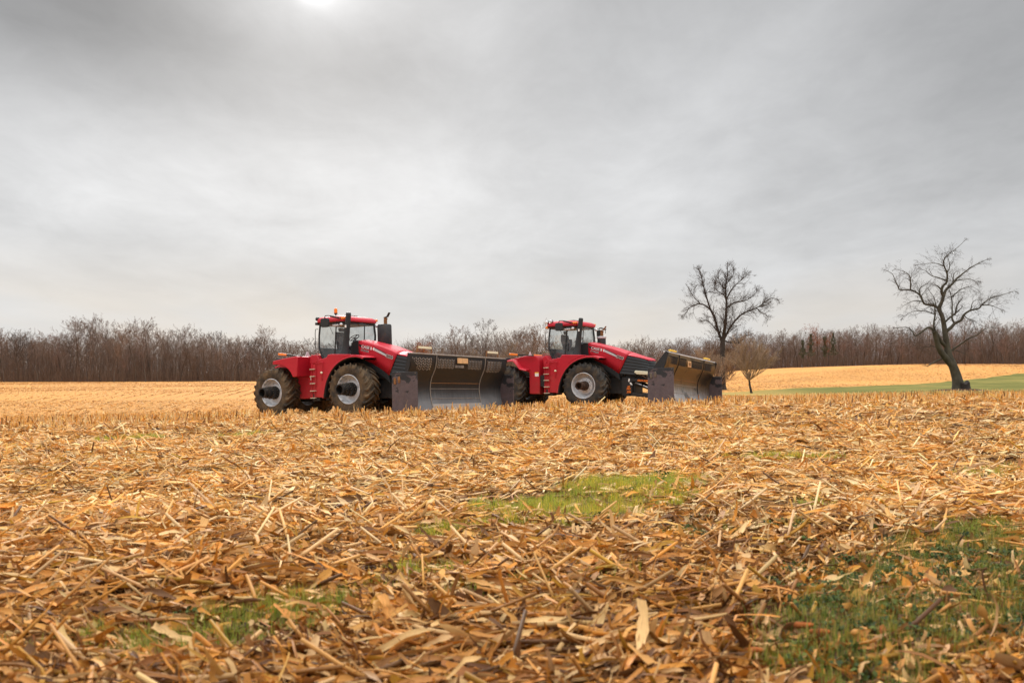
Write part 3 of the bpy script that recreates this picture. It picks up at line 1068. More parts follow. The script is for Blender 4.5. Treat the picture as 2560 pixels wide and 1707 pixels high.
    cb.box(-1.62, -.08, -.80, .80, 2.05, 2.20)
    cb.prism([(-1.84, 2.62), (-1.60, 2.10), (-1.50, 2.10), (-1.78, 2.62)], -.80, .80)
    cb.prism([(-.50, 2.15), (-.06, 2.15), (-.06, 2.80), (-.20, 2.83), (-.44, 2.76)], -.60, .60)
    cab = cb.build('cab', M['black_plastic'], T, bevel=.008)
    for s in (-1, 1):
        gl = MB()
        gl.add([(x, s * yw, z) for x, z in [(-1.75, 3.53), (-1.82, 3.1), (-1.84, 2.65), (-1.60, 2.19), (-1.42, 2.18), (-1.08, 2.30), (-.50, 2.32), (-.44, 3.1), (-.47, 3.56)]], [tuple(range(9))])
        gl.build('window', M['glass'], cab)
    gl = MB()
    gl.loft([[(-.46, -.78, 3.55), (-.41, -.4, 3.56), (-.39, 0, 3.56), (-.41, .4, 3.56), (-.46, .78, 3.55)], [(-.44, -.78, 3.1), (-.38, -.4, 3.1), (-.36, 0, 3.1), (-.38, .4, 3.1), (-.44, .78, 3.1)], [(-.50, -.78, 2.36), (-.46, -.4, 2.5), (-.42, 0, 2.78), (-.46, .4, 2.5), (-.50, .78, 2.36)]])
    gl.build('windscreen', M['glass'], cab)
    gl = MB()
    gl.loft([[(-1.77, -.78, 3.52), (-1.80, 0, 3.52), (-1.77, .78, 3.52)], [(-1.84, -.78, 2.66), (-1.87, 0, 2.66), (-1.84, .78, 2.66)]])
    gl.build('rear_window', M['glass'], cab)
    se = MB()
    se.prism([(-1.45, 2.60), (-1.0, 2.60), (-.98, 2.70), (-1.30, 2.74), (-1.42, 3.25), (-1.54, 3.27), (-1.56, 3.0)], -.27, .27)
    se.prism([(-1.47, 3.27), (-1.38, 3.27), (-1.40, 3.42), (-1.49, 3.42)], -.14, .14)
    se.box(-1.35, -1.05, -.2, .2, 2.2, 2.6)
    se.box(-1.40, -.95, -.42, -.32, 2.80, 2.87)
    se.build('seat', M['seat'], cab, bevel=.03)
    sw = MB()
    rr = .20
    ring = []
    for i in range(25):
        a = 2 * PI * i / 24
        px_, py_ = rr * math.cos(a), rr * math.sin(a)
        ring.append((-.80 + px_ * .86, .0 + py_, 3.0 + px_ * .5))
    sw.tube(ring, .016, 6, cap=False)
    sw.tube([(-.80, 0, 3.0), (-.62, 0, 2.72), (-.60, 0, 2.2)], .035, 8)
    sw.tube([(-.97, 0, 2.9), (-.63, 0, 3.1)], .014, 6)
    sw.tube([(-.8, -.2, 3.0), (-.8, .2, 3.0)], .014, 6)
    sw.build('steering_wheel', M['black_plastic'], cab)
    mo = MB()
    mo.box(-1.02, -.92, -.62, -.40, 2.72, 3.02)
    mo.box(-1.00, -.96, -.55, -.50, 2.2, 2.75)
    mo.prism([(-.62, 2.2), (-.50, 2.2), (-.46, 2.76), (-.60, 2.90), (-.68, 2.80)], -.28, .28)
    mo.build('console', M['seat'], cab, bevel=.015)
    wp = MB()
    wp.tube([(-1.32, -.845, 3.50), (-1.10, -.86, 3.12)], .008, 5)
    wp.build('wiper', M['black_plastic'], cab)
    wp = MB()
    wp.tube([(-.90, -.85, 2.5), (-.90, -.85, 2.85)], .012, 5)
    wp.build('door_handle', M['black_plastic'], cab)
    gr = MB()
    gr.tube([(-1.84, -.88, 3.36), (-1.95, -.90, 3.36), (-1.97, -.90, 3.2), (-1.97, -.90, 2.72), (-1.94, -.90, 2.62), (-1.85, -.88, 2.62)], .014, 7)
    gr.build('grab_rail', M['black_plastic'], cab)
    # ---- roof
    rf = MB()
    rings = []
    for z, ins, fx in ((3.595, .02, 0), (3.615, 0, 0), (3.68, -.005, 0), (3.75, .025, .02), (3.795, .085, .06), (3.825, .2, .12), (3.842, .42, .15), (3.846, .62, .1)):
        rings.append([(x, y, z - .05 * max(0, (x + 1.0)) ) for x, y in rounded_rect(-1.93 + ins, -.33 - ins - fx, -.96 + ins, .96 - ins, max(.05, .26 - ins * .3))])
    rf.loft(rings, close=True)
    rf.add(rings[-1], [tuple(range(len(rings[-1])))])
    rf.add(rings[0], [tuple(range(len(rings[0])))])
    roof = rf.build('roof', red, T, sharp=40)
    tr_ = MB()
    rings = [[(x, y, z - .05 * max(0, (x + 1.0))) for x, y in rounded_rect(-1.93 + i, -.35 - i, -.95 + i, .95 - i, .22)] for z, i in ((3.50, .10), (3.53, .05), (3.60, .035))]
    tr_.loft(rings, close=True)
    tr_.add(rings[0], [tuple(range(len(rings[0])))])
    tr_.build('roof_trim', M['black_plastic'], roof)
    for sd in (-1, 1):
        mk = MB()
        mk.box(-.62, -.40, sd * .9425 - .0425, sd * .9425 + .0425, 3.645, 3.735)
        mk.build('marker_lamp', M['amber'], roof, bevel=.02)
    hatch = MB()
    hatch.box(-1.15, -.85, -.3, .3, 3.84, 3.87)
    hatch.build('roof_hatch', M['black_plastic'], roof, bevel=.01)
    if style == 1:
        bc = MB()
        bc.tube([(-1.43, -.30, 3.82), (-1.43, -.30, 3.95)], .022, 8)
        bc.lathe([(.02, 3.93), (.065, 3.95), (.07, 3.985), (.001, 3.985)], 14, (-1.43, -.30, 0), 'z')
        bs = bc.build('beacon_stem', M['black_plastic'], roof)
        bc = MB()
        bc.lathe([(.001, 3.985), (.064, 3.985), (.066, 4.10), (.058, 4.15), (.035, 4.17), (.001, 4.175)], 16, (-1.43, -.30, 0), 'z')
        bc.build('beacon', M['amber'], roof)
        lamps = [(-1.90, -.82, 3.755), (-1.90, .82, 3.755)]
    else:
        lamps = [(-1.88, -.90, 3.80), (-1.66, -.92, 3.82), (-1.88, .90, 3.80), (-1.66, .92, 3.82)]
    for (x, y, z) in lamps:
        wl = MB()
        wl.lathe([(.001, -.05), (.05, -.05), (.075, -.01), (.085, .05), (.07, .055)], 14, (x, y, z), 'y' if False else 'y')
        L_ = wl.build('work_light', M['black_plastic'], roof)
        wl = MB()
        wl.lathe([(.001, -.062), (.045, -.06), (.068, -.045), (.072, -.01)], 14, (x, y - .005, z))
        wl.build('lens', M['lens'] if style == 2 else M['black_plastic'], L_)
    lo_ = MB()
    lo_.box(-1.95, -1.85, -.92, -.72, 3.52, 3.62)
    lo_.build('rear_lamp', M['amber'] if style == 2 else M['black_plastic'], roof, bevel=.015)
    for c_ in ((-.62, -.93, 3.46), (-.32, .80, 3.46)):
        dl = MB()
        dl.sphere(c_, .075, 12, 8, (1, .7, .8))
        dl.build('door_lamp', M['lens'], roof)
    # ---- mirrors
    for sd in (-1, 1):
        mm = MB()
        mm.tube([(-.62, -.95, 3.64), (-.60, -1.0, 3.70), (-.95, -1.26, 3.79), (-1.06, -1.31, 3.79), (-1.09, -1.32, 3.72), (-1.09, -1.32, 3.55)], .018, 7)
        mm.tube([(-.66, -1.0, 3.70), (-.92, -1.2, 3.775)], .034, 7)
        m2 = MB()
        rr_ = rounded_rect(-.155, .145, 3.36, 3.70, .07)
        m2.add([(-1.10 + a * .9, -1.345 + a * .35, z) for a, z in rr_] + [(-1.10 + a * .9 + .03, -1.255 + a * .35, z) for a, z in rr_],
               [tuple(range(len(rr_)))] + [tuple(range(2 * len(rr_) - 1, len(rr_) - 1, -1))] + [(i, (i + 1) % len(rr_), (i + 1) % len(rr_) + len(rr_), i + len(rr_)) for i in range(len(rr_))])
        arm = (mm if sd < 0 else mm.mirror()).build('mirror_arm', M['black_plastic'], T)
        mir = (m2 if sd < 0 else m2.mirror()).build('mirror', M['black_plastic'], arm, bevel=.02)
        if sd > 0:
            arm.location = (.68, 0, -.22)
    # ---- intake stack and exhaust
    sk = MB()
    sk.tube([(-.44, -1.0, 2.28), (-.43, -1.0, 2.34), (-.405, -1.0, 2.45), (-.36, -1.0, 2.75), (-.28, -1.0, 3.25), (-.20, -1.0, 3.76), (-.19, -1.0, 3.83), (-.185, -1.0, 3.865), (-.183, -1.0, 3.875)],
            [.20, .19, .15, .125, .108, .10, .098, .08, .03], 18)
    stack = sk.build('air_intake', M['black_plastic'], T)
    kk = MB()
    kk.box(-.285, -.225, -1.125, -1.098, 3.30, 3.40)
    kk.build('sticker', M['white_paint'], stack)
    hk = MB()
    hk.box(-.98, -.72, -1.02, -.86, 3.40, 3.47)
    hk.build('clearance_lamp', M['silver_decal'], T, bevel=.01)
    if style == 1:
        mx, my, mr, z0, z1 = .28, .52, .275, 2.55, 3.47
    else:
        mx, my, mr, z0, z1 = .06, .52, .185, 2.62, 3.13
    mf = MB()
    mf.lathe([(.001, z0), (mr - .02, z0), (mr, z0 + .03), (mr, z1 - .05), (mr - .025, z1 - .008), (mr * .5, z1 + .012), (.001, z1 + .015)], 28, (mx, my, 0), 'z')
    muf = mf.build('muffler', M['muffler'], T, sharp=40)
    if style == 2:
        cr = MB()
        cr.lathe([(mr - .02, z1 - .10), (mr + .02, z1 - .09), (mr + .03, z1 - .02), (mr + .01, z1 + .0), (mr - .03, z1)], 28, (mx, my, 0), 'z')
        cr.build('collar', M['silver_decal'], muf)
    pp = MB()
    ex = mx + (.06 if style == 1 else .02)
    pp.tube([(ex, my, z1 - .02), (ex, my, z1 + .17), (ex + .03, my, z1 + .25)], [.068, .068, .075], 12)
    pp.build('exhaust_pipe', M['rust'], muf)
    fl = MB()
    fl.prism([(ex - .06, z1 + .265), (ex + .10, z1 + .30), (ex + .20, z1 + .44), (ex + .215, z1 + .44), (ex + .11, z1 + .275), (ex - .05, z1 + .25)], my - .06, my + .06)
    fl.build('rain_flap', M['muffler'] if style == 1 else M['rust'], muf)
    sm = MB()
    sm.tube([(-.40, .80, 3.50), (-.1, .95, 3.52), (.02, 1.02, 3.48), (.03, 1.05, 3.30)], .013, 6)
    sm.tube([(-.02, .85, 2.5), (0, .85, 3.05), (.10, .86, 3.12)], .02, 6)
    sm.build('bonnet_rail', M['black_plastic'], T)
    # ---- blade mount
    xo = 0.0 if style == 1 else .13
    mt = MB()
    for s in (-1, 1):
        mt.prism([(1.38, .58), (1.50, .50), (1.80, .50), (1.86, .60), (1.86, 1.14), (1.76, 1.28), (1.42, 1.28), (1.38, 1.18)], s * .50 - .04, s * .50 + .04)
        mt.prism([(1.70, .52), (3.55, .30), (3.80, .38), (3.80, .50), (3.50, .46), (1.70, .66)], s * .48 - .06, s * .48 + .06)
        mt.prism([(1.76, 1.12), (3.2, .98), (3.80, .92), (3.80, 1.06), (3.2, 1.12), (1.76, 1.25)], s * .49 - .05, s * .49 + .05)
    mt.box(1.2, 1.7, -.5, .5, .60, .78)
    mt.box(1.55, 1.75, -.46, .46, .95, 1.15)
    mt.box(3.42 + xo, 3.78 + xo, -1.25, 1.25, .42, .60)
    mt.box(3.50 + xo, 3.78 + xo, -1.25, 1.25, .96, 1.10)
    for y in (-1.2, -.4, .4, 1.2):
        mt.box(3.52 + xo, 3.80 + xo, y - .03, y + .03, .3, 1.5)
    mount = mt.build('blade_mount', blk, T, bevel=.012)
    for s in (-1, 1):
        cy = MB()
        cy.tube([(1.86, s * .40, 1.05), (2.85, s * .40, .70)], .062, 12)
        cy.tube([(2.85, s * .40, .70), (3.55, s * .40, .46)], .034, 10)
        cyl = cy.build('lift_cylinder', M['black_plastic'], mount)
        hs = MB()
        hs.tube([(1.45, s * .40, 1.30), (1.62, s * .45, 1.46), (1.9, s * .48, 1.42), (2.2, s * .45, 1.25), (2.6, s * .40, 1.18)], .026, 8)
        hs.tube([(1.50, s * .35, 1.30), (1.75, s * .40, 1.40), (2.1, s * .42, 1.22), (2.5, s * .38, .95)], .022, 8)
        hs.build('hose', M['black_plastic'], mount)
        wr = MB()
        wr.tube([(1.98, s * .47, 1.06), (2.25, s * .47, .955)], .014, 6)
        wr.tube([(2.32, s * .47, .93), (2.62, s * .47, .81)], .016, 6)
        wr.build('steel_line', M['lens'], mount)
    for (x, z, a) in ((1.73, 1.17, 80), (1.81, 1.02, -50)):
        ov = MB()
        ov.prism([(x + .075 * math.cos(R(t)) * math.cos(R(a)) - .035 * math.sin(R(t)) * math.sin(R(a)), z + .075 * math.cos(R(t)) * math.sin(R(a)) + .035 * math.sin(R(t)) * math.cos(R(a))) for t in range(0, 360, 24)], -.548, -.538)
        ov.build('sticker', M['white_paint'], mount)
    for tx, z, wd, hh in (('AG', .86, .13, .085), ('PRO', .765, .18, .085), ('770', .625, .19, .095)):
        text_part('lettering', tx, M['orange_decal'], mount, 1.70 - wd / 2, z, wd, hh, 0, -.541, .25, .045)
    text_part('lettering', 'GROUSER', M['orange_decal'], mount, 2.10, 1.115, .46, .075, -R(5.2), -.541, .25, .045)
    # ---- blade
    B = empty('push_blade', (xo, 0, 0), (-R(3.0 if style == 2 else 0.7), 0, 0), T)
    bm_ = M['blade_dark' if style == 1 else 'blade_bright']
    prof_f = BLADE
    def back(p, d=.05):
        return [(x - d, z) for x, z in reversed(p)]
    mb = MB()
    mb.prism(prof_f + back(prof_f), -1.58, 1.58)
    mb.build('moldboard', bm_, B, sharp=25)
    rl = MB()
    rl.box(3.98, 4.15, -1.58, 1.58, 2.002, 2.05)
    rl.build('top_rail', M['silver_decal'] if style == 2 else M['slot_lit_worn'], B, bevel=.01)
    for z, hh in ((1.05, .02), (.86, .014), (.52, .014)):
        wd = MB()
        x = lerp_pts([(b, a) for a, b in reversed(BLADE)], z)
        wd.box(x - .01, x + .012, -1.56, 1.56, z, z + hh)
        wd.build('weld_seam', M['rust'] if z > 1 else M['slot_lit_worn'], B)
    ce = MB()
    ce.prism([(3.885, .34), (3.915, .34), (3.995, .02), (3.965, .02)], -1.58, 1.58)
    ce.build('cutting_edge', M['edge_steel'], B)
    for s in (-1, 1):
        wg = MB()
        pin = [(x + .006, z) for x, z in prof_f]
        pout = [(x + .05 * (1.4 - abs(z - 1.2)) / 1.4 + .02, z) for x, z in prof_f]
        def sec(p, y):
            return [(x, y, z) for x, z in p] + [(x - .05, y, z) for x, z in reversed(p)]
        secs = [sec(pin, s * 1.60), sec(pout, s * 3.08)]
        wg.loft(secs, close=True)
        n = len(secs[0])
        wg.add(secs[0], [tuple(range(n))]); wg.add(secs[1], [tuple(range(n))])
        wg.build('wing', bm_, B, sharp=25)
        hn = MB()
        hn.prism([(x + .03, z) for x, z in prof_f] + back(prof_f, .06), s * 1.585 - .012, s * 1.585 + .012)
        hn.build('hinge_edge', M['slot_lit_worn'] if style == 1 else M['black_paint'], B, sharp=25)
        rl = MB()
        rl.box(4.0, 4.17, s * 2.34 - .73, s * 2.34 + .73, 2.002, 2.045)
        rl.build('wing_rail', M['silver_decal'] if style == 2 else M['slot_lit_worn'], B, bevel=.01)
        gs = MB()
        if style == 1:
            gs.prism([(4.06, 2.04), (4.20, 1.97), (4.12, 1.6), (4.04, 1.40), (3.90, 1.40)], s * 3.095 - .012, s * 3.095 + .012)
        else:
            gs.prism([(4.13, 2.05), (4.24, 1.99), (4.12, 1.60), (4.03, 1.40), (3.58, 1.40)], s * 3.095 - .012, s * 3.095 + .012)
        gs.build('gusset', M['black_paint'], B)
        pl = MB()
        pl.prism([(3.40, .10), (4.43, .10), (4.44, 1.40), (3.41, 1.425)], s * 3.135 - .022, s * 3.135 + .022)
        pl.build('end_plate', M['end_plate'], B, bevel=.006)
        for x, z in ((3.55, 1.14), (3.72, 1.18)):
            lug = MB()
            lug.prism([(x - .04, z - .12), (x + .04, z - .12), (x + .05, z), (x + .03, z + .09), (x - .03, z + .09), (x - .05, z)], s * 3.135 - .05, s * 3.135 + .05)
            lug.build('plate_lug', M['rust'] if style == 1 else M['bolt'], B, bevel=.012)
        for x, z in ((3.46, .5), (3.72, .48), (4.38, 1.36)):
            lug = MB()
            lug.lathe([(.001, s * 3.135 - .03), (.022, s * 3.135 - .03), (.022, s * 3.135 + .03), (.001, s * 3.135 + .03)], 8, (x, 0, z))
            lug.build('plate_bolt', M['bolt'], B)
        # markers on the top edge
        y0, y1 = (1.78, 2.62)
        if style == 1:
            po = MB()
            for y in (y0, y1):
                po.tube([(4.06, s * y, 2.03), (4.09, s * (y + (.05 if y == y1 else -.02)) if False else s * y, 2.27)], .022, 6)
            po.tube([(4.09, s * y0, 2.275), (4.09, s * y1, 2.275)], .02, 6)
            mkp = po.build('marker_frame', M['rust'], B)
            ba = MB()
            ba.box(4.07, 4.115, s * 2.2 - .38, s * 2.2 + .38, 2.20, 2.275)
            ba.build('marker_bar', M['cream'], B, bevel=.01)
        else:
            ba = MB()
            ba.box(4.02, 4.12, s * 2.18 - .36, s * 2.18 + .36, 2.045, 2.075)
            ba.build('lamp_base', M['black_plastic'], B)
            ba = MB()
            ba.box(4.02, 4.12, s * 2.18 - .33, s * 2.18 + .33, 2.075, 2.155)
            ba.build('amber_lamp', M['yellow_decal'], B, bevel=.015)
    # viewing slots near the top edge
    def slots(y0, y1, rows):
        m = MB()
        zx = [(b, a) for a, b in reversed(BLADE)]
        pitch = .105 if style == 1 else .052
        n = int((y1 - y0) / pitch)
        for i in range(n):
            y = y0 + i * pitch
            for rw in range(rows):
                z = 1.90 - rw * (.085 if style == 1 else .095) - (.02 * (i % 2) if style == 1 else 0)
                if z < 1.42:
                    continue
                sl = (.030 if i % 2 else -.030) if style == 1 else .012
                hz = .066 if style == 1 else .30
                hw = .017 if style == 1 else .011
                xa, xb = lerp_pts(zx, z) + .045, lerp_pts(zx, z - hz) + .045
                if abs(y) < 1.6:
                    xa -= .033; xb -= .033
                m.add([(xa, y + sl - hw, z), (xa, y + sl + hw, z), (xb, y - sl + hw, z - hz), (xb, y - sl - hw, z - hz),
                       (xa - .06, y + sl - hw, z), (xa - .06, y + sl + hw, z), (xb - .06, y - sl + hw, z - hz), (xb - .06, y - sl - hw, z - hz)],
                      [(0, 1, 2, 3), (0, 4, 5, 1), (1, 5, 6, 2), (2, 6, 7, 3), (3, 7, 4, 0)])
        return m
    sm_ = M['slot_lit_worn'] if style == 1 else M['slot_dark']  # pale variant paints the skylit lower lips of the slots
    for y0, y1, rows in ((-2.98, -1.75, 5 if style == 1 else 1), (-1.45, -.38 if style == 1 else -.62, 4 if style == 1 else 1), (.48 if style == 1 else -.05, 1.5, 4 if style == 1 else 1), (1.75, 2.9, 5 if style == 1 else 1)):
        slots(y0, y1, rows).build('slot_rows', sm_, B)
    sg = MB()
    if style == 1:
        sg.box(4.13, 4.15, -.30, .38, 1.76, 1.95)
        sgn = sg.build('name_plate', M['tan_plate'], B, bevel=.006)
    else:
        sg.box(4.115, 4.138, -.55, -.12, 1.60, 1.84)
        sgn = sg.build('name_plate', M['tan_plate'], B, bevel=.03)
        em = MB()
        for k in range(3):
            em.box(4.138, 4.142, -.46 + .1 * k, -.40 + .1 * k, 1.65, 1.79)
        em.box(4.138, 4.143, -.48, -.19, 1.70, 1.735)
        em.build('plate_mark', M['rust'], B)
    # lettering on the face of the blade, read from the front
    def face_text(body, mat, y, z, wdt, hgt, x):
        o = text_part('lettering', body, mat, B, 0, 0, wdt, hgt, 0, 0, 0, .03)
        o.rotation_euler = (0, 0, R(90))
        o.location = (x, y, z)
    if style == 1:
        face_text('GROUSER', M['slot_lit_worn'], -.42, 1.60, .60, .095, 4.10)
    return T


def from_px(px, py, D):
    return ((px - 1280) / 2150 * D, D, CAMZ + (945 - py) / 2150 * D)


make_tractor((-5.32, 32.87, 0.097), 2.3, 1, 'red tractor numbered 550 with an amber beacon, muddy tyres and a dark push blade')
make_tractor((3.70, 37.27, 0.191), 1.8, 2, 'red tractor numbered 500 with dusty grey rims, rusty hubs and a bright push blade')

# ------------------------------------------------------------------ trees
M['bark_grey'] = mat_bark('grey_bark', (0.105, 0.090, 0.075))
M['bark_lean'] = mat_bark('mossy_bark', (0.072, 0.062, 0.045), 0.5)
M['bark_dark'] = mat_bark('dark_bark', (0.050, 0.040, 0.034))
M['twig_dark'] = mat_bark('dark_twigs', (0.072, 0.054, 0.045), 0.25)
M['twig_brown'] = mat_bark('brown_twigs', (0.195, 0.130, 0.094), 0.3)
M['twig_red'] = mat_bark('reddish_twigs', (0.22, 0.140, 0.112), 0.25)
M['twig_tan'] = mat_bark('tan_twigs', (0.30, 0.21, 0.14), 0.25)
M['twig_wood'] = mat_bark('wood_twigs', (0.165, 0.112, 0.084), 0.3)
M['bark_wood'] = mat_bark('wood_bark', (0.090, 0.068, 0.054), 0.4)
M['russet'] = mat_bark('russet_leaves', (0.22, 0.075, 0.030), 0.35)
M['needle'] = mat_bark('dark_needles', (0.085, 0.088, 0.056), 0.35)


class Segs:
    def __init__(s):
        s.a, s.b, s.ra, s.rb = [], [], [], []

    def add(s, a, b, ra, rb):
        s.a.append((a[0], a[1], a[2])); s.b.append((b[0], b[1], b[2])); s.ra.append(ra); s.rb.append(rb)

    def poly(s, pts, rads):
        for i in range(len(pts) - 1):
            s.add(pts[i], pts[i + 1], rads[i], rads[i + 1])

    def arrays(s, n):
        A, B = np.array(s.a), np.array(s.b)
        ra, rb = np.array(s.ra), np.array(s.rb)
        d = B - A
        ln = np.linalg.norm(d, axis=1, keepdims=True) + 1e-9
        d = d / ln
        A = A - d * np.minimum(ra[:, None] * 0.3, ln * 0.1)
        ref = np.where(np.abs(d[:, 2:3]) < 0.9, np.array([[0, 0, 1.0]]), np.array([[1.0, 0, 0]]))
        u = np.cross(d, ref)
        u /= np.linalg.norm(u, axis=1, keepdims=True) + 1e-9
        w = np.cross(d, u)
        an = np.arange(n) * 2 * PI / n
        ring = u[:, None, :] * np.cos(an)[None, :, None] + w[:, None, :] * np.sin(an)[None, :, None]
        V = np.concatenate([A[:, None, :] + ring * ra[:, None, None], B[:, None, :] + ring * rb[:, None, None]], 1)
        m = len(A)
        k = np.arange(n)
        q = np.stack([k, (k + 1) % n, (k + 1) % n + n, k + n], -1)
        Q = (q[None] + (np.arange(m) * 2 * n)[:, None, None]).reshape(-1, 4)
        return V.reshape(-1, 3), Q

    def mesh(s, name, mat, n, parent=None, link_it=True):
        V, Q = s.arrays(n)
        return fast_mesh(name, V, Q, mat, parent, link_it=link_it)


def unit(v):
    return v / (np.linalg.norm(v) + 1e-9)


def twig(S, rng, p, d, length, rad, level, wander=0.25, up=0.08, spread=(0.5, 1.1), kids=(3, 5), droop=0.0, shrink=0.62, rmin=0.004, nseg=4):
    """one shoot with side shoots, recursively"""
    pts, rads, dirs = [p], [rad], [d]
    st = length / nseg
    for i in range(nseg):
        d = unit(d + rng.normal(0, wander, 3) * (0.6 if i == 0 else 1) + np.array([0, 0, up - droop * (i / nseg)]))
        p = p + d * st
        pts.append(p); dirs.append(d)
        rads.append(max(rmin, rad * (1 - 0.75 * (i + 1) / nseg)))
    S.poly(pts, rads)
    if level <= 0:
        return
    n = rng.integers(kids[0], kids[1] + 1)
    for j in range(n):
        f = rng.uniform(0.2, 1.0) if j < n - 1 else 1.0
        x = f * nseg
        i = min(int(x), nseg - 1)
        q = pts[i] + (pts[i + 1] - pts[i]) * (x - i)
        base = dirs[min(i + 1, nseg)]
        side = unit(np.cross(base, rng.normal(0, 1, 3)))
        ang = rng.uniform(*spread) * (0.5 if f > 0.95 else 1)
        nd = unit(base * math.cos(ang) + side * math.sin(ang))
        r2 = max(rmin, min(rads[i] * 0.62, rad * 0.55))
        twig(S, rng, q, nd, length * shrink * rng.uniform(0.7, 1.2) * (1 - 0.25 * f), r2, level - 1, wander, up, spread, kids, droop, shrink, rmin, max(2, nseg - 1))


def hero_tree(name, label, D, base_px, conv, scale_px, limbs, trunk_n, bark, twigm, tw, seed, twig_r=0.035, dens=1.0):
    """limbs: traced courses in the tree's own vertical plane [(points, r0, r1, lean)], thickness in metres;
    every limb gets its own course in depth, so the crown is as deep as it is wide"""
    rng = np.random.default_rng(seed)
    bx, by = conv(*base_px)
    X0 = (bx - 1280) / 2150 * D
    Z0 = float(ground(X0, D))
    T = empty(name, (X0, D, Z0))
    T.scale = (tw['sc'],) * 3
    tag(T, label, 'tree')
    W, C = Segs(), Segs()
    k = D / 2150.0
    wood = MB()
    done = {}
    for li, (pts, r0, r1, lean) in enumerate(limbs):
        P = []
        n = len(pts)
        start_y = 0.0
        p0 = conv(*pts[0])
        # begin at the depth of the limb it leaves
        best = 1e9
        for (qx, qz), yy in done.items():
            dd = (qx - (p0[0] - bx) * k) ** 2 + (qz - (by - p0[1]) * k) ** 2
            if dd < best:
                best, start_y = dd, yy
        ln = 0.0
        prev = None
        for i, q in enumerate(pts):
            px_, py_ = conv(*q)
            x, z = (px_ - bx) * k, (by - py_) * k
            if prev is not None:
                ln += math.hypot(x - prev[0], z - prev[1])
            prev = (x, z)
            y = start_y + lean * ln + (rng.normal(0, 0.05) * ln * 0.3 if i else 0)
            P.append(np.array([x, y, z]))
        # resample
        Ps, Rs = [], []
        for i in range(n - 1):
            m = 4
            for t in range(m):
                f = t / m
                pm = P[max(i - 1, 0)]; p1 = P[i]; p2 = P[i + 1]; p3 = P[min(i + 2, n - 1)]
                c = 0.5 * ((2 * p1) + (p2 - pm) * f + (2 * pm - 5 * p1 + 4 * p2 - p3) * f * f + (3 * p1 - pm - 3 * p2 + p3) * f ** 3)
                Ps.append(c)
                Rs.append(r0 + (r1 - r0) * ((i + f) / (n - 1)) ** 0.8)
        Ps.append(P[-1]); Rs.append(r1)
        if li == 0 or (li < trunk_n):
            for i in range(len(Ps)):
                if li == 0:
                    Rs[i] *= 1 + 0.55 * math.exp(-Ps[i][2] / 0.55)
        wood.tube([tuple(p) for p in Ps], Rs, 12 if r0 > 0.2 else 8)
        for p in Ps:
            done[(round(p[0], 3), round(p[2], 3))] = p[1]
        # side shoots
        L = sum(np.linalg.norm(Ps[i + 1] - Ps[i]) for i in range(len(Ps) - 1))
        if tw['lo'] is not None:
            acc = 0
            cnt = int(L * tw['per_m'] * dens)
            for c in range(cnt):
                f = rng.uniform(0.0, 1.0) ** 0.75
                i = min(int(f * (len(Ps) - 1)), len(Ps) - 2)
                if Ps[i][2] < tw['lo'] or Rs[i] > tw['rmax']:
                    continue
                base = unit(Ps[i + 1] - Ps[i])
                side = unit(np.cross(base, rng.normal(0, 1, 3)))
                ang = rng.uniform(0.45, 1.15)
                nd = unit(base * math.cos(ang) + side * math.sin(ang) + np.array([0, 0, 0.15]))
                ln_ = tw['len'] * rng.uniform(0.45, 1.2) * (1.0 - tw['fade'] * i / len(Ps))
                twig(C, rng, Ps[i], nd, ln_, min(twig_r, Rs[i] * 0.5), tw['lev'], tw['wander'], tw['up'], (0.35, 1.0), tw['kids'], tw['droop'], 0.6, tw['rmin'], 4)
            if r1 < tw['rmax']:
                for c in range(3):
                    d = unit(unit(Ps[-1] - Ps[-3]) + rng.normal(0, 0.4, 3))
                    twig(C, rng, Ps[-1], d, tw['len'] * 0.2, min(twig_r, r1 * 0.8), tw['lev'], tw['wander'], tw['up'], (0.35, 0.9), tw['kids'], tw['droop'], 0.6, tw['rmin'], 4)
    wood.build('trunk', bark, T, sharp=80)
    C.mesh('crown', twigm, 3, T)
    return T


def c5(x, y): return 1660 + x / 3.92, 600 + y / 3.92
def c6(x, y): return 2180 + x / 3.734, 580 + y / 3.734


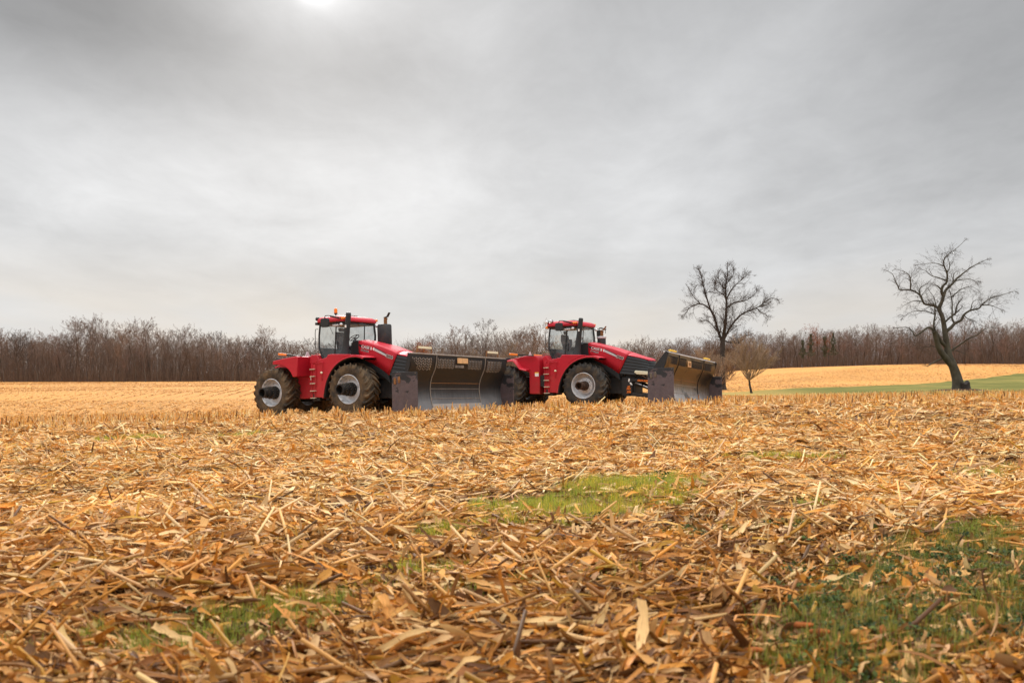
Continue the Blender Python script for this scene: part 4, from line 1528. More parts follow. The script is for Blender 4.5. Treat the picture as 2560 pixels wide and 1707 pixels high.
TALL = [
    ([(573, 1475), (574, 1340), (571, 1200), (573, 1060), (577, 960)], .42, .34, 0.0),
    ([(577, 980), (550, 920), (525, 835), (500, 730), (466, 650), (440, 570), (420, 480), (400, 400), (386, 330), (370, 268), (350, 225)], .23, .03, .12),
    ([(578, 980), (590, 880), (600, 790), (605, 690), (611, 590), (604, 500), (600, 400), (609, 310), (618, 205)], .30, .03, -.05),
    ([(585, 960), (640, 840), (700, 752), (770, 690), (860, 655), (920, 622), (980, 580), (1030, 545), (1085, 570)], .17, .025, -.25),
    ([(466, 650), (420, 608), (370, 585), (310, 596), (265, 622), (230, 668), (203, 712)], .13, .02, .25),
    ([(370, 585), (320, 540), (282, 500), (250, 450)], .07, .02, -.2),
    ([(611, 640), (660, 600), (720, 572), (800, 560), (860, 535), (920, 490), (950, 450)], .14, .02, .3),
    ([(606, 560), (640, 475), (680, 420), (720, 380), (760, 340), (805, 305)], .12, .02, -.3),
    ([(601, 520), (560, 490), (500, 462), (470, 400), (480, 350)], .09, .02, -.4),
    ([(602, 450), (560, 400), (540, 330), (548, 262)], .09, .02, .4),
    ([(601, 400), (650, 340), (690, 285), (700, 260)], .08, .02, .3),
    ([(420, 480), (455, 462), (510, 455), (545, 420)], .06, .02, .5),
    ([(400, 400), (345, 388), (305, 415)], .05, .02, -.4),
    ([(890, 645), (940, 688), (990, 705), (1012, 742)], .07, .02, .2),
    ([(592, 935), (650, 880), (715, 830)], .08, .02, .5),
    ([(574, 930), (580, 840), (560, 740), (545, 660)], .10, .02, -.5),
    ([(600, 970), (680, 985), (760, 985), (830, 940), (880, 890)], .11, .02, .6),
    ([(540, 880), (480, 800), (430, 750), (400, 760)], .08, .02, .45),
    ([(640, 840), (680, 720), (700, 650)], .06, .02, .6),
]
hero_tree('bare_tree', 'tall bare tree with upright forking limbs behind the bright blade at the field edge', 115, (573, 1465), c5, 3.92, TALL, 1, M['bark_dark'], M['twig_dark'],
          dict(sc=.965, fade=.62, lo=5.5, per_m=7.0, rmax=.32, len=1.9, lev=2, wander=.14, up=.05, kids=(3, 5), droop=.05, rmin=.0075), 5, .04)

LEAN = [
    ([(812, 1492), (800, 1400), (775, 1300), (742, 1225), (715, 1150), (703, 1080)], .56, .36, 0.0),
    ([(706, 1100), (695, 1010), (682, 930), (676, 850), (656, 760), (632, 682), (650, 620), (668, 560), (700, 490), (760, 432), (805, 388), (880, 325), (960, 270), (1040, 225), (1105, 195)], .34, .02, .04),
    ([(742, 1235), (690, 1185), (640, 1130), (595, 1070), (562, 980), (532, 905)], .40, .22, -.15),
    ([(690, 1050), (640, 1010), (598, 950), (560, 895)], .22, .15, -.2),
    ([(545, 915), (490, 868), (432, 905), (372, 948), (345, 905), (300, 865), (200, 870)], .15, .025, .2),
    ([(540, 900), (522, 830), (526, 745), (510, 672), (488, 632)], .11, .05, -.25),
    ([(632, 690), (600, 655), (548, 640), (492, 626), (458, 552), (420, 516), (370, 488), (272, 485), (247, 452), (230, 392), (200, 330), (155, 298)], .16, .02, .12),
    ([(370, 488), (360, 400), (338, 348), (290, 318), (195, 298)], .08, .015, -.3),
    ([(490, 612), (400, 600), (330, 618), (255, 655)], .07, .015, -.3),
    ([(526, 745), (470, 720), (400, 708), (330, 715), (255, 765)], .07, .015, .3),
    ([(667, 560), (645, 510), (652, 460), (686, 420), (686, 332), (650, 270), (641, 210), (672, 160), (740, 110), (815, 35)], .17, .015, -.15),
    ([(650, 270), (590, 240), (512, 235), (435, 250)], .06, .012, .3),
    ([(686, 410), (625, 378), (560, 350), (518, 300), (475, 282)], .08, .015, .4),
    ([(640, 495), (612, 470), (584, 455)], .09, .05, -.3),
    ([(686, 332), (702, 270), (668, 190), (640, 150)], .07, .012, -.35),
    ([(692, 905), (740, 862), (770, 826), (830, 790), (850, 742), (910, 700), (980, 682), (1010, 640), (1080, 590), (1180, 555), (1300, 520)], .20, .02, -.15),
    ([(770, 826), (750, 780), (760, 700), (772, 600), (760, 500), (738, 425)], .13, .02, .25),
    ([(780, 745), (790, 640), (822, 590)], .09, .03, -.3),
    ([(690, 805), (760, 752), (830, 710), (888, 655)], .12, .03, .3),
    ([(1000, 652), (1100, 650), (1180, 670), (1232, 692)], .07, .012, .3),
    ([(912, 698), (922, 620), (960, 600)], .06, .015, -.3),
    ([(850, 745), (900, 780), (960, 790), (1040, 830)], .06, .012, .4),
    ([(735, 1095), (800, 1040), (870, 980), (940, 940), (1000, 890), (1085, 858)], .11, .015, -.4),
    ([(720, 1110), (760, 1090), (830, 1120), (870, 1150)], .06, .012, -.5),
    ([(628, 1175), (560, 1200), (490, 1240), (452, 1240)], .10, .03, -.2),
    ([(600, 1075), (540, 1050), (480, 1060)], .06, .015, .4),
    ([(760, 440), (800, 330), (850, 300)], .07, .015, .4),
    ([(775, 560), (850, 490), (930, 460), (990, 490)], .07, .012, -.25),
    ([(800, 400), (900, 385), (980, 380), (1050, 410)], .06, .012, .35),
    ([(606, 655), (600, 560), (570, 500)], .06, .015, .4),
    ([(460, 560), (500, 520), (560, 470)], .05, .015, .5),
    ([(458, 545), (440, 480), (490, 440)], .06, .03, -.4),
    ([(535, 800), (570, 770), (600, 790)], .05, .015, .5),
]
hero_tree('bare_tree', 'gnarled leaning bare tree with a broken lower limb on the mown grass', 87, (810, 1488), c6, 3.734, LEAN, 1, M['bark_lean'], M['twig_dark'],
          dict(sc=.95, fade=.58, lo=4.0, per_m=4.6, rmax=.26, len=1.75, lev=2, wander=.07, up=.0, kids=(3, 4), droop=.13, rmin=.005), 9, .022)

# stump and mulch ring at the foot of the leaning tree
sx_, sy_ = (2180 + 886 / 3.734 - 1280) / 2150 * 86, 86.2
st = empty('tree_stump', (sx_, sy_, float(ground(sx_, sy_))))
tag(st, 'dark broken stump standing against the foot of the leaning tree', 'tree stump')
mb = MB()
mb.tube([(0, 0, -.2), (0.02, 0, .2), (-.02, .02, 0.5), (-.05, 0, .80), (-.08, 0, .86)], [.50, .43, .41, .42, .30], 11)
for i in range(len(mb.v)):
    x, y, z = mb.v[i]
    mb.v[i] = (x * (1 + .12 * math.sin(5 * z + 3 * x * 7)), y, z + .10 * math.sin(x * 9))
mb.build('bark', M['bark_dark'], st, sharp=50)
mu = MB()
mx_, my_ = (2180 + 800 / 3.734 - 1280) / 2150 * 87, 86.6
n = 40
rim_ = [(mx_ + 3.2 * math.cos(a) * (1 + .08 * math.sin(5 * a)), my_ + 1.8 * math.sin(a)) for a in np.linspace(0, 2 * PI, n, endpoint=False)]
mid_ = [(mx_ + 1.6 * math.cos(a), my_ + .9 * math.sin(a)) for a in np.linspace(0, 2 * PI, n, endpoint=False)]
mu.loft([[(x, y, float(ground(x, y)) + .04) for x, y in rim_], [(x, y, float(ground(x, y)) + .20) for x, y in mid_]], close=True)
mu.add([(x, y, float(ground(x, y)) + .20) for x, y in mid_], [tuple(range(n))])
M['mulch'] = mat_plain('brown_mulch', (0.075, 0.040, 0.024), 0.9, 0, 0.1, var=0.4, vscale=6, bump=.6, bscale=25)
tag(mu.build('mulch_bed', M['mulch']), None, None, None, 'structure')


def small_tree(D, px, py_base, hgt, label, seed, mats, wide, name='bare_tree', stem=1.0, lev=3):
    rng = np.random.default_rng(seed)
    X = (px - 1280) / 2150 * D
    T = empty(name, (X, D, float(ground(X, D)) - .05)) if stem > .3 else None
    if T:
        tag(T, label, 'tree')
    W, C = MB(), Segs()
    p0 = np.array([0.15, 0, 0.0])
    p1 = np.array([-0.05, 0, stem * .6])
    p2 = np.array([-0.12, 0, stem])
    if stem > .3:
        W.tube([p0, p1, p2], [.15, .11, .10], 8)
    n = 26
    for i in range(n):
        a = 2 * PI * i / 13 + rng.uniform(-.3, .3)
        tilt = rng.uniform(.08, 1.12) * wide
        d = np.array([math.cos(a) * math.sin(tilt), math.sin(a) * math.sin(tilt), math.cos(tilt)])
        L = (hgt - stem) * rng.uniform(.5, .68)
        twig(C, rng, p2 if stem > .3 else np.array([rng.normal(0, .3), rng.normal(0, .3), 0]), d, L, .05, lev, .10, .10, (.25, .7), (4, 6), 0.02, .6, .013, 5)
    if stem > .3:
        W.build('trunk', mats[0], T, sharp=80)
        C.mesh('crown', mats[1], 3, T)
    else:
        T = C.mesh(name, mats[1], 3)
        T.location = (X, D, float(ground(X, D)) - .05)
        tag(T, label, 'shrub')
    return T


small_tree(95, 1876, 980, 6.2, 'small round bare tree on a short trunk, alone on the yellowed grass', 21, (M['bark_dark'], M['twig_tan']), 1.0, stem=1.5)
small_tree(112, 1772, 970, 5.6, 'pale tan bare shrub beside the trunk of the tall forking tree', 22, (M['bark_dark'], M['twig_tan']), .85, 'bare_shrub', 0.0)
small_tree(119, 1800, 970, 6.4, 'dense twiggy shrub close behind the tall forking tree', 23, (M['bark_dark'], M['twig_brown']), .7, 'bare_shrub', 0.0)


# ------------------------------------------------------------------ the woods
def wood_tree(seed, H, style):
    """prototype of a leafless woodland tree: returns (trunk mesh, crown mesh)"""
    rng = np.random.default_rng(seed)
    W, C = Segs(), Segs()
    fork = rng.uniform(.30, .55) * H
    r0 = H * rng.uniform(.011, .018)
    p = np.array([0, 0, -0.3]); d = np.array([rng.normal(0, .04), rng.normal(0, .04), 1.0]); d = unit(d)
    pts, rads, dirs = [p], [r0], [d]
    n = 9
    for i in range(n):
        d = unit(d + np.array([rng.normal(0, .07), rng.normal(0, .07), .05]))
        p = p + d * (H * .93 / n)
        pts.append(p); dirs.append(d); rads.append(max(.03, r0 * (1 - .9 * (i + 1) / n)))
    W.poly(pts, rads)
    nb = {'oak': 15, 'slim': 17, 'tall': 12, 'scrub': 20}[style]
    lo = {'oak': .33, 'slim': .22, 'tall': .52, 'scrub': .05}[style]
    for b in range(nb):
        f = lo + (1 - lo) * (b + rng.uniform(0, 1)) / nb
        x = f * n
        i = min(int(x), n - 1)
        q = pts[i] + (pts[i + 1] - pts[i]) * (x - i)
        a = rng.uniform(0, 2 * PI)
        t = {'oak': rng.uniform(.5, 1.05), 'slim': rng.uniform(.3, .8), 'tall': rng.uniform(.4, .9), 'scrub': rng.uniform(.2, .7)}[style]
        dd = unit(np.array([math.cos(a) * math.sin(t), math.sin(a) * math.sin(t), math.cos(t)]))
        L = H * {'oak': .34, 'slim': .24, 'tall': .30, 'scrub': .38}[style] * (1.15 - .75 * (f - lo) / (1 - lo)) * rng.uniform(.7, 1.2)
        twig(C, rng, q, dd, L, max(.03, rads[i] * .5), 3, .16, .06, (.35, .95), (3, 4), 0.0, .6, .020, 4)
    return W.mesh('trunk', M['bark_wood'], 5, link_it=False), C


KINDS = []
for i, (style, H, tm) in enumerate([('oak', 15.5, 'twig_wood'), ('slim', 16.5, 'twig_wood'), ('tall', 17.5, 'twig_wood'), ('oak', 14, 'twig_brown'), ('slim', 15, 'twig_red'),
                                    ('tall', 16, 'twig_wood'), ('oak', 17, 'twig_dark'), ('slim', 14.5, 'twig_brown'), ('scrub', 10, 'twig_tan'), ('scrub', 8.5, 'twig_brown'), ('slim', 13, 'twig_red')]):
    wm, C = wood_tree(100 + i, H, style)
    KINDS.append((style, wm, C.mesh('crown', M[tm], 3, link_it=False), C))


def plant(kind, X, Y, s, rot, label, group, name='woodland_tree', cat='tree', sz=None):
    st_, wm, cm, _ = KINDS[kind]
    T = empty(name, (X, Y, float(ground(X, Y)) - .1), (0, 0, rot))
    tag(T, label, cat, group)
    T.scale = (s, s, s * (sz or 1))
    link(bpy.data.objects.new('trunk', wm), T)
    link(bpy.data.objects.new('crown', cm), T)
    return T


def pxX(px, D): return (px - 1280) / 2150 * D


rw = np.random.default_rng(77)
# the front of the left wood runs from X=-190 at 235 m to behind the tractors at 330 m
def wood_line(px):
    return float(np.interp(px, [-500, 0, 300, 640, 760, 900, 960, 1010, 1300, 1420, 1700, 1900, 2100, 2560, 3100], [235, 248, 255, 285, 320, 335, 300, 255, 250, 330, 345, 330, 300, 285, 280]))


def wood_scale(px):
    return float(np.interp(px, [-400, 0, 150, 290, 420, 640, 760, 900, 1000, 1150, 1250, 1330, 1420, 1600, 1760, 1900, 2100, 2400, 2560, 3000],
                           [.90, .88, .93, 1.06, .96, .92, .86, .82, .76, .90, .92, 1.0, .90, .90, .86, .82, .86, .86, .90, .95]))


LEFT = ('slender leafless tree in the tall wood along the far edge of the flat stubble', 'trees of the tall wood behind the flat stubble')
MIDL = ('bare brown tree in the lower wood seen between and just behind the two tractors', 'trees of the wood between the tractors')
RIGHT = ('bare brown tree in the wood beyond the stubble rise and the mown grass', 'trees of the wood beyond the stubble rise')
px = -330.0
cnt = 0
mass_pts = []
while px < 2900:
    D0 = wood_line(px)
    step = rw.uniform(9, 18) * (270 / D0)
    px += step
    if px < -330 or px > 2880:
        continue
    row = cnt % 2
    D = D0 - 3 + row * 9 + rw.uniform(-4, 3)
    lab = LEFT if px < 930 else (MIDL if px < 1420 else RIGHT)
    if px < 930:
        kind = int(rw.choice([0, 1, 2, 5, 6, 1, 5, 2, 3, 4, 7, 10]))
    elif px < 1420:
        kind = int(rw.choice([8, 9, 8, 3, 7, 4, 0, 9]))
    else:
        kind = int(rw.choice([1, 4, 10, 7, 4, 2, 5, 1, 3]))
    s = wood_scale(px) * rw.uniform(.70, 1.12)
    if 1010 < px < 1330:
        s *= 1.12
    plant(kind, pxX(px, D), D, s, rw.uniform(0, 6.28), *lab)
    cnt += 1

# trees that stand out of the woods
plant(6, pxX(1203, 238), 238, 1.02, 2.0, 'pale tall tree with a wide fan of limbs rising above the middle wood', None)
KT = KINDS[0]


def leafy(px, D, H, mat_, label, seed, conical=False, name='oak_tree', cat='tree'):
    rng = np.random.default_rng(seed)
    X = pxX(px, D)
    T = empty(name, (X, D, float(ground(X, D))))
    tag(T, label, cat)
    tr = MB()
    tr.tube([(0, 0, -.3), (.1, 0, H * .4), (0, .1, H * .95)], [.22, .16, .03], 7)
    tr.build('trunk', M['bark_wood'], T, sharp=80)
    n = 620 if conical else 1500
    if conical:
        h = rng.uniform(.35, 1.0, n) ** 1.0 * H
        tier = .72 + .28 * np.cos(h * 2 * PI / 1.6)
        r = (H * 1.05 - h) ** .7 * .42 * tier * rng.uniform(.1, 1, n) ** .5 * (.7 + .5 * np.sin(h * 1.7 + seed)) + .15
        a = rng.uniform(0, 2 * PI, n)
        P = np.stack([r * np.cos(a), r * np.sin(a), h - r * .15], -1)
        sz = .24
    else:
        cl = np.stack([rng.normal(0, H * .13, 26), rng.normal(0, H * .13, 26), rng.uniform(.35, .98, 26) * H], -1)
        P = cl[rng.integers(0, 26, n)] + rng.normal(0, H * .045, (n, 3))
        sz = .16
    u = rng.normal(0, 1, (n, 3)); u /= np.linalg.norm(u, axis=1, keepdims=True)
    w = np.cross(u, rng.normal(0, 1, (n, 3))); w /= np.linalg.norm(w, axis=1, keepdims=True)
    V = np.stack([P - u * sz, P + w * sz * .5, P + u * sz, P - w * sz * .5], 1).reshape(-1, 3)
    fast_mesh('crown', V, np.arange(n * 4).reshape(-1, 4), mat_, T, smooth=False)


leafy(1056, 236, 11.5, M['russet'], 'young tree still holding russet leaves, above the near end of the dark blade', 31)
for pxx, HH, lab in ((2027, 11.5, 'dark green conifer, bushiest of the few evergreens in the bare wood'), (2062, 10.5, 'narrow dark conifer next to the bushiest evergreen, towards the leaning tree'), (2083, 11.8, 'tall thin conifer, the evergreen nearest the leaning tree'), (2007, 9.6, 'short dark conifer, the evergreen nearest the tall forking tree')):
    leafy(pxx, 292, HH * .98, M['needle'], lab, 40 + pxx, True, 'conifer_tree')
leafy(2043, 294, 14.0, M['russet'], 'russet leaved tree standing among the few dark conifers', 51)
leafy(1165, 240, 6.5, M['russet'], 'low rusty leaved tree at the edge of the middle wood', 52)


# deeper ranks of the woods and the brush under them: nobody could count these
def wood_mass():
    Vs, Qs = [], []
    off = 0
    templates = []
    for k_ in KINDS:
        C = k_[3]
        A, Rr = np.array(C.a), np.array(C.ra)
        sel = np.flatnonzero(np.array(C.rb) > 0)
        S = Segs()
        pick = rw.permutation(len(C.a))[: int(len(C.a) * .42)]
        big = np.flatnonzero(Rr > .035)
        for i in np.unique(np.concatenate([pick, big])):
            S.add(C.a[i], C.b[i], max(C.ra[i], .03), max(C.rb[i], .028))
        S.add((0, 0, -.3), (0, 0, 9), .17, .10)
        templates.append(S.arrays(3))
    px = -330
    while px < 2880:
        D0 = wood_line(px)
        px += rw.uniform(9, 17)
        for rank in range(4):
            D = D0 + 15 + rank * 13 + rw.uniform(-5, 5)
            X = pxX(px + rw.uniform(-8, 8), D)
            V, Q = templates[int(rw.integers(0, len(templates)))]
            s = wood_scale(px) * rw.uniform(.85, 1.08)
            a = rw.uniform(0, 6.28)
            c, s_ = math.cos(a) * s, math.sin(a) * s
            W = np.stack([V[:, 0] * c - V[:, 1] * s_ + X, V[:, 0] * s_ + V[:, 1] * c + D, V[:, 2] * s + float(ground(X, D))], -1)
            Vs.append(W); Qs.append(Q + off); off += len(W)
    return np.concatenate(Vs), np.concatenate(Qs)


V_, Q_ = wood_mass()
tag(fast_mesh('woods', V_, Q_, M['twig_wood']), 'deeper ranks of bare woodland trees behind the wood edge', 'woodland', None, 'stuff')


def brush(n, lo, hi, hmax, matn, name, label, seed):
    rng = np.random.default_rng(seed)
    px = rng.uniform(lo, hi, n)
    D = np.array([wood_line(p) for p in px]) + rng.uniform(-4, 34, n)
    X = (px - 1280) / 2150 * D
    z = ground(X, D)
    h = hmax * rng.uniform(.25, 1, n) ** 1.4
    S = Segs()
    lean = rng.normal(0, .10, (n, 2))
    for i in range(n):
        top_ = (X[i] + lean[i, 0] * h[i], D[i] + lean[i, 1] * h[i], z[i] + h[i])
        S.add((X[i], D[i], z[i] - .2), top_, .036, .014)
        for f_ in rng.uniform(.35, .9, 4):
            q = (X[i] + lean[i, 0] * h[i] * f_, D[i] + lean[i, 1] * h[i] * f_, z[i] + h[i] * f_)
            l_ = h[i] * .28
            S.add(q, (q[0] + rng.normal(0, .5) * l_, q[1] + rng.normal(0, .5) * l_, q[2] + l_), .024, .012)
    tag(S.mesh(name, M[matn], 3), label, 'undergrowth', None, 'stuff')


brush(20000, -330, 2880, 4.5, 'twig_brown', 'undergrowth', 'brown brush along the foot of the wood edges', 3)
brush(19000, -330, 2880, 12.5, 'twig_wood', 'saplings', 'thin crowded saplings standing between the woodland trees', 6)
brush(9000, 930, 1420, 8.5, 'twig_tan', 'undergrowth', 'pale tan thicket at the edge of the middle wood', 4)


# ------------------------------------------------------------------ corn residue on the ground
# green patches: (x, y, half length, half width, heading from +X in degrees, bareness of litter)
PATCHES = [(1.0, 10.0, 2.5, .85, 56, .80), (-1.6, 5.2, 1.05, .38, 48, .78), (3.15, 6.05, 2.8, .9, 52, .72), (-8.8, 19.8, 1.1, .42, 10, .7), (-6.4, 20.5, .9, .25, 15, .5),
           (3.4, 9.6, .26, .18, 0, .8), (4.3, 13.8, 1.3, .22, 8, .6), (-.7, 6.6, .36, .18, 10, .8), (-2.3, 4.75, .5, .22, 20, .7), (6.6, 12.0, .9, .3, 30, .55), (2.0, 8.0, 1.0, .22, 15, .45), (.35, 6.1, .8, .14, 20, .5), (4.7, 4.9, 1.2, .5, 60, .6)]


def green_amount(X, Y, grow=0.0):
    g = np.zeros(np.shape(X))
    wob = .42 * np.sin(X * 2.3 + 1.5 * np.sin(Y * 1.9)) + .30 * np.sin(X * 5.1 + 2 * np.sin(Y * 3.3)) + .25 * np.sin(Y * 6.7 + 1.7 * np.sin(X * 4.9)) + .18 * np.sin(X * 13 + Y * 9)
    for (cx, cy, a, b, hd, amt) in PATCHES:
        c, s = math.cos(R(hd)), math.sin(R(hd))
        u = ((X - cx) * c + (Y - cy) * s) / (a + grow)
        v = (-(X - cx) * s + (Y - cy) * c) / (b + grow)
        d = np.sqrt(u * u + v * v) + wob * .36
        g = np.maximum(g, amt * (1 - smooth(.75, 1.15, d)))
    return g


def leaf_template(rng, n, kind):
    """unit-length curled strip, three points across: vertices, quads, uv"""
    t = np.linspace(0, 1, n + 1)
    if kind == 'husk':
        if rng.random() < .5:      # torn across at one end or both
            a_, b_ = rng.uniform(.12, .4), rng.uniform(.62, .95)
            w = np.sin(PI * (a_ + (b_ - a_) * t)) ** .8 * (1 + rng.normal(0, .13, n + 1))
        else:
            w = np.sin(PI * np.clip(t, 0.02, .985) ** rng.uniform(.55, 1.0)) ** rng.uniform(.55, .9) + .04
        bend, tw, cup = rng.uniform(-.8, 1.3) + (rng.random() < .2) * 1.2, rng.normal(0, .55), rng.uniform(.2, .9)
    else:
        w = (1 - t ** 2.2) ** .8 * (.5 + .5 * np.minimum(1, t * 6)) + .05
        bend, tw, cup = rng.normal(0, .9), rng.normal(0, 1.1), rng.uniform(.15, .9)
    kink = np.zeros(n + 1)
    if rng.random() < .28:
        kink[int(rng.integers(1, max(2, n))):] = rng.normal(0, .9)
    th = np.cumsum(np.full(n + 1, bend / n) + rng.normal(0, .25 / math.sqrt(n), n + 1)) + kink - bend * .5
    ya = np.cumsum(rng.normal(0, .22 / math.sqrt(n), n + 1))
    cx = np.concatenate([[0], np.cumsum(np.cos(th[:-1]) * np.cos(ya[:-1]))]) / n
    cy = np.concatenate([[0], np.cumsum(np.sin(ya[:-1]) * np.cos(th[:-1]))]) / n
    cz = np.concatenate([[0], np.cumsum(np.sin(th[:-1]))]) / n
    roll = tw * (t - .5) * 2 + rng.normal(0, .2)
    V = np.zeros((n + 1, 3, 3)); UV = np.zeros((n + 1, 3, 2))
    ctr = np.stack([cx - .5, cy, cz - cz.mean()], -1)
    asp = rng.uniform(.85, 1.15)
    for j, sd in enumerate((-1, 0, 1)):
        off = sd * w * .5
        dz = -cup * w * .5 * (1 - abs(sd))
        edge = rng.normal(0, .10, n + 1) * abs(sd)
        oy = (off + edge) * np.cos(roll) - dz * np.sin(roll)
        oz = (off + edge) * np.sin(roll) + dz * np.cos(roll)
        # stored: xyz of the centre line (scaled by length) and the offset across (scaled by width)
        V[:, j, :] = ctr
        UV[:, j, 0] = t
        UV[:, j, 1] = (sd + 1) / 2
        V[:, j, 1] += 1j.real
        if j == 0:
            O = np.zeros((n + 1, 3, 3))
        O[:, j, 1] = oy * asp
        O[:, j, 2] = oz * asp - np.sin(th) * 0
    Q = []
    for i in range(n):
        for j in range(2):
            a = i * 3 + j
            Q.append((a, a + 1, a + 4, a + 3))
    return V.reshape(-1, 3), O.reshape(-1, 3), np.array(Q), UV.reshape(-1, 2)


def stalk_template(rng, sides):
    ts = np.array([0, .33, .36, .40, 1.0]); rr = np.array([1, .95, 1.28, .95, .85])
    bend = rng.normal(0, .03)
    V, O, UV = [], [], []
    for t, r in zip(ts, rr):
        for k in range(sides):
            a = 2 * PI * k / sides
            V.append((t - .5, bend * math.sin(PI * t), 0)); O.append((0, .5 * r * math.cos(a), .5 * r * math.sin(a))); UV.append((t, k / sides))
    Q = []
    for i in range(len(ts) - 1):
        for k in range(sides):
            Q.append((i * sides + k, i * sides + (k + 1) % sides, (i + 1) * sides + (k + 1) % sides, (i + 1) * sides + k))
    b = (len(ts) - 1) * sides
    if sides == 6:
        Q += [(0, 3, 2, 1), (0, 5, 4, 3), (b, b + 1, b + 2, b + 3), (b, b + 3, b + 4, b + 5)]
    elif sides == 4:
        Q += [(0, 3, 2, 1), (b, b + 1, b + 2, b + 3)]
    return np.array(V, float), np.array(O, float), np.array(Q), np.array(UV, float)


def scatter(name, mat, templates, choice, pos, L, Wd, yaw, pitch, roll, tint):
    """one mesh holding every piece"""
    Vs, Qs, Ts, Us = [], [], [], []
    off = 0
    for ti, (V, O, Q, UV) in enumerate(templates):
        ix = np.flatnonzero(choice == ti)
        if not len(ix):
            continue
        P = V[None] * L[ix, None, None] + O[None] * Wd[ix, None, None]
        cr, sr = np.cos(roll[ix])[:, None], np.sin(roll[ix])[:, None]
        y = P[..., 1] * cr - P[..., 2] * sr
        z = P[..., 1] * sr + P[..., 2] * cr
        x = P[..., 0]
        cp, sp = np.cos(pitch[ix])[:, None], np.sin(pitch[ix])[:, None]
        x, z = x * cp - z * sp, x * sp + z * cp
        cy, sy = np.cos(yaw[ix])[:, None], np.sin(yaw[ix])[:, None]
        x, y = x * cy - y * sy, x * sy + y * cy
        W = np.stack([x, y, z], -1) + pos[ix][:, None, :]
        m, nv = len(ix), len(V)
        Vs.append(W.reshape(-1, 3))
        Qs.append((Q[None] + (np.arange(m) * nv)[:, None, None] + off).reshape(-1, 4))
        Ts.append(np.repeat(tint[ix], nv, 0))
        rnd = RNG.uniform(0, 60, (m, 1, 2))
        Us.append((UV[None] * np.stack([np.clip(L[ix] * 5, .4, 3), np.ones(m)], -1)[:, None, :] + rnd).reshape(-1, 2))
        off += m * nv
    return fast_mesh(name, np.concatenate(Vs), np.concatenate(Qs), mat, None, np.concatenate(Ts), np.concatenate(Us))


TONES = np.array([(.80, .415, .125), (.91, .65, .37), (.76, .345, .06), (.40, .185, .052), (.68, .44, .25), (.58, .33, .045), (.91, .53, .20), (.17, .08, .030)]) * np.array([1.0, .955, .82])


def tones(n, rng, near):
    p_far = np.array([.19, .31, .09, .09, .05, .02, .19, .06])
    p_near = np.array([.18, .17, .14, .18, .07, .06, .10, .10])
    near = near[:, None]
    cdf = np.cumsum(p_far * (1 - near) + p_near * near, 1)
    u = rng.uniform(0, 1, (n, 1)) * cdf[:, -1:]
    k = (u > cdf).sum(1)
    c = TONES[np.minimum(k, len(TONES) - 1)] * rng.uniform(.72, 1.14, (n, 1)) * rng.uniform(.95, 1.05, (n, 3)) * (1 - near * np.array([.33, .41, .52]))  # browner mix nearby, plus vignette darkening put into the tint
    return np.clip(c, 0, .9)


def wedge(rng, n, y0, y1, margin=4.5):
    """positions spread evenly over the ground in front of the camera"""
    m = int(n * 2.6)
    yy = np.linspace(y0, y1, 400)
    cdf = np.cumsum(.64 * yy + margin)
    y = np.interp(rng.uniform(cdf[0], cdf[-1], m), cdf, yy)
    x = rng.uniform(-1, 1, m) * (.64 * y + margin)
    return x, y


def clumpy(x, y):
    a = np.sin(x * 1.25 + 1.9 * np.sin(y * 1.1 + .4)) * np.sin(y * 1.9 + 1.6 * np.sin(x * .8 + 1.2))
    b = np.sin(x * 3.1 + 2.1 * np.sin(y * 2.3)) * np.sin(y * 4.3 + 1.9 * np.sin(x * 2.2 + .5))
    return np.clip(.5 + .42 * a + .22 * b, 0, 1)


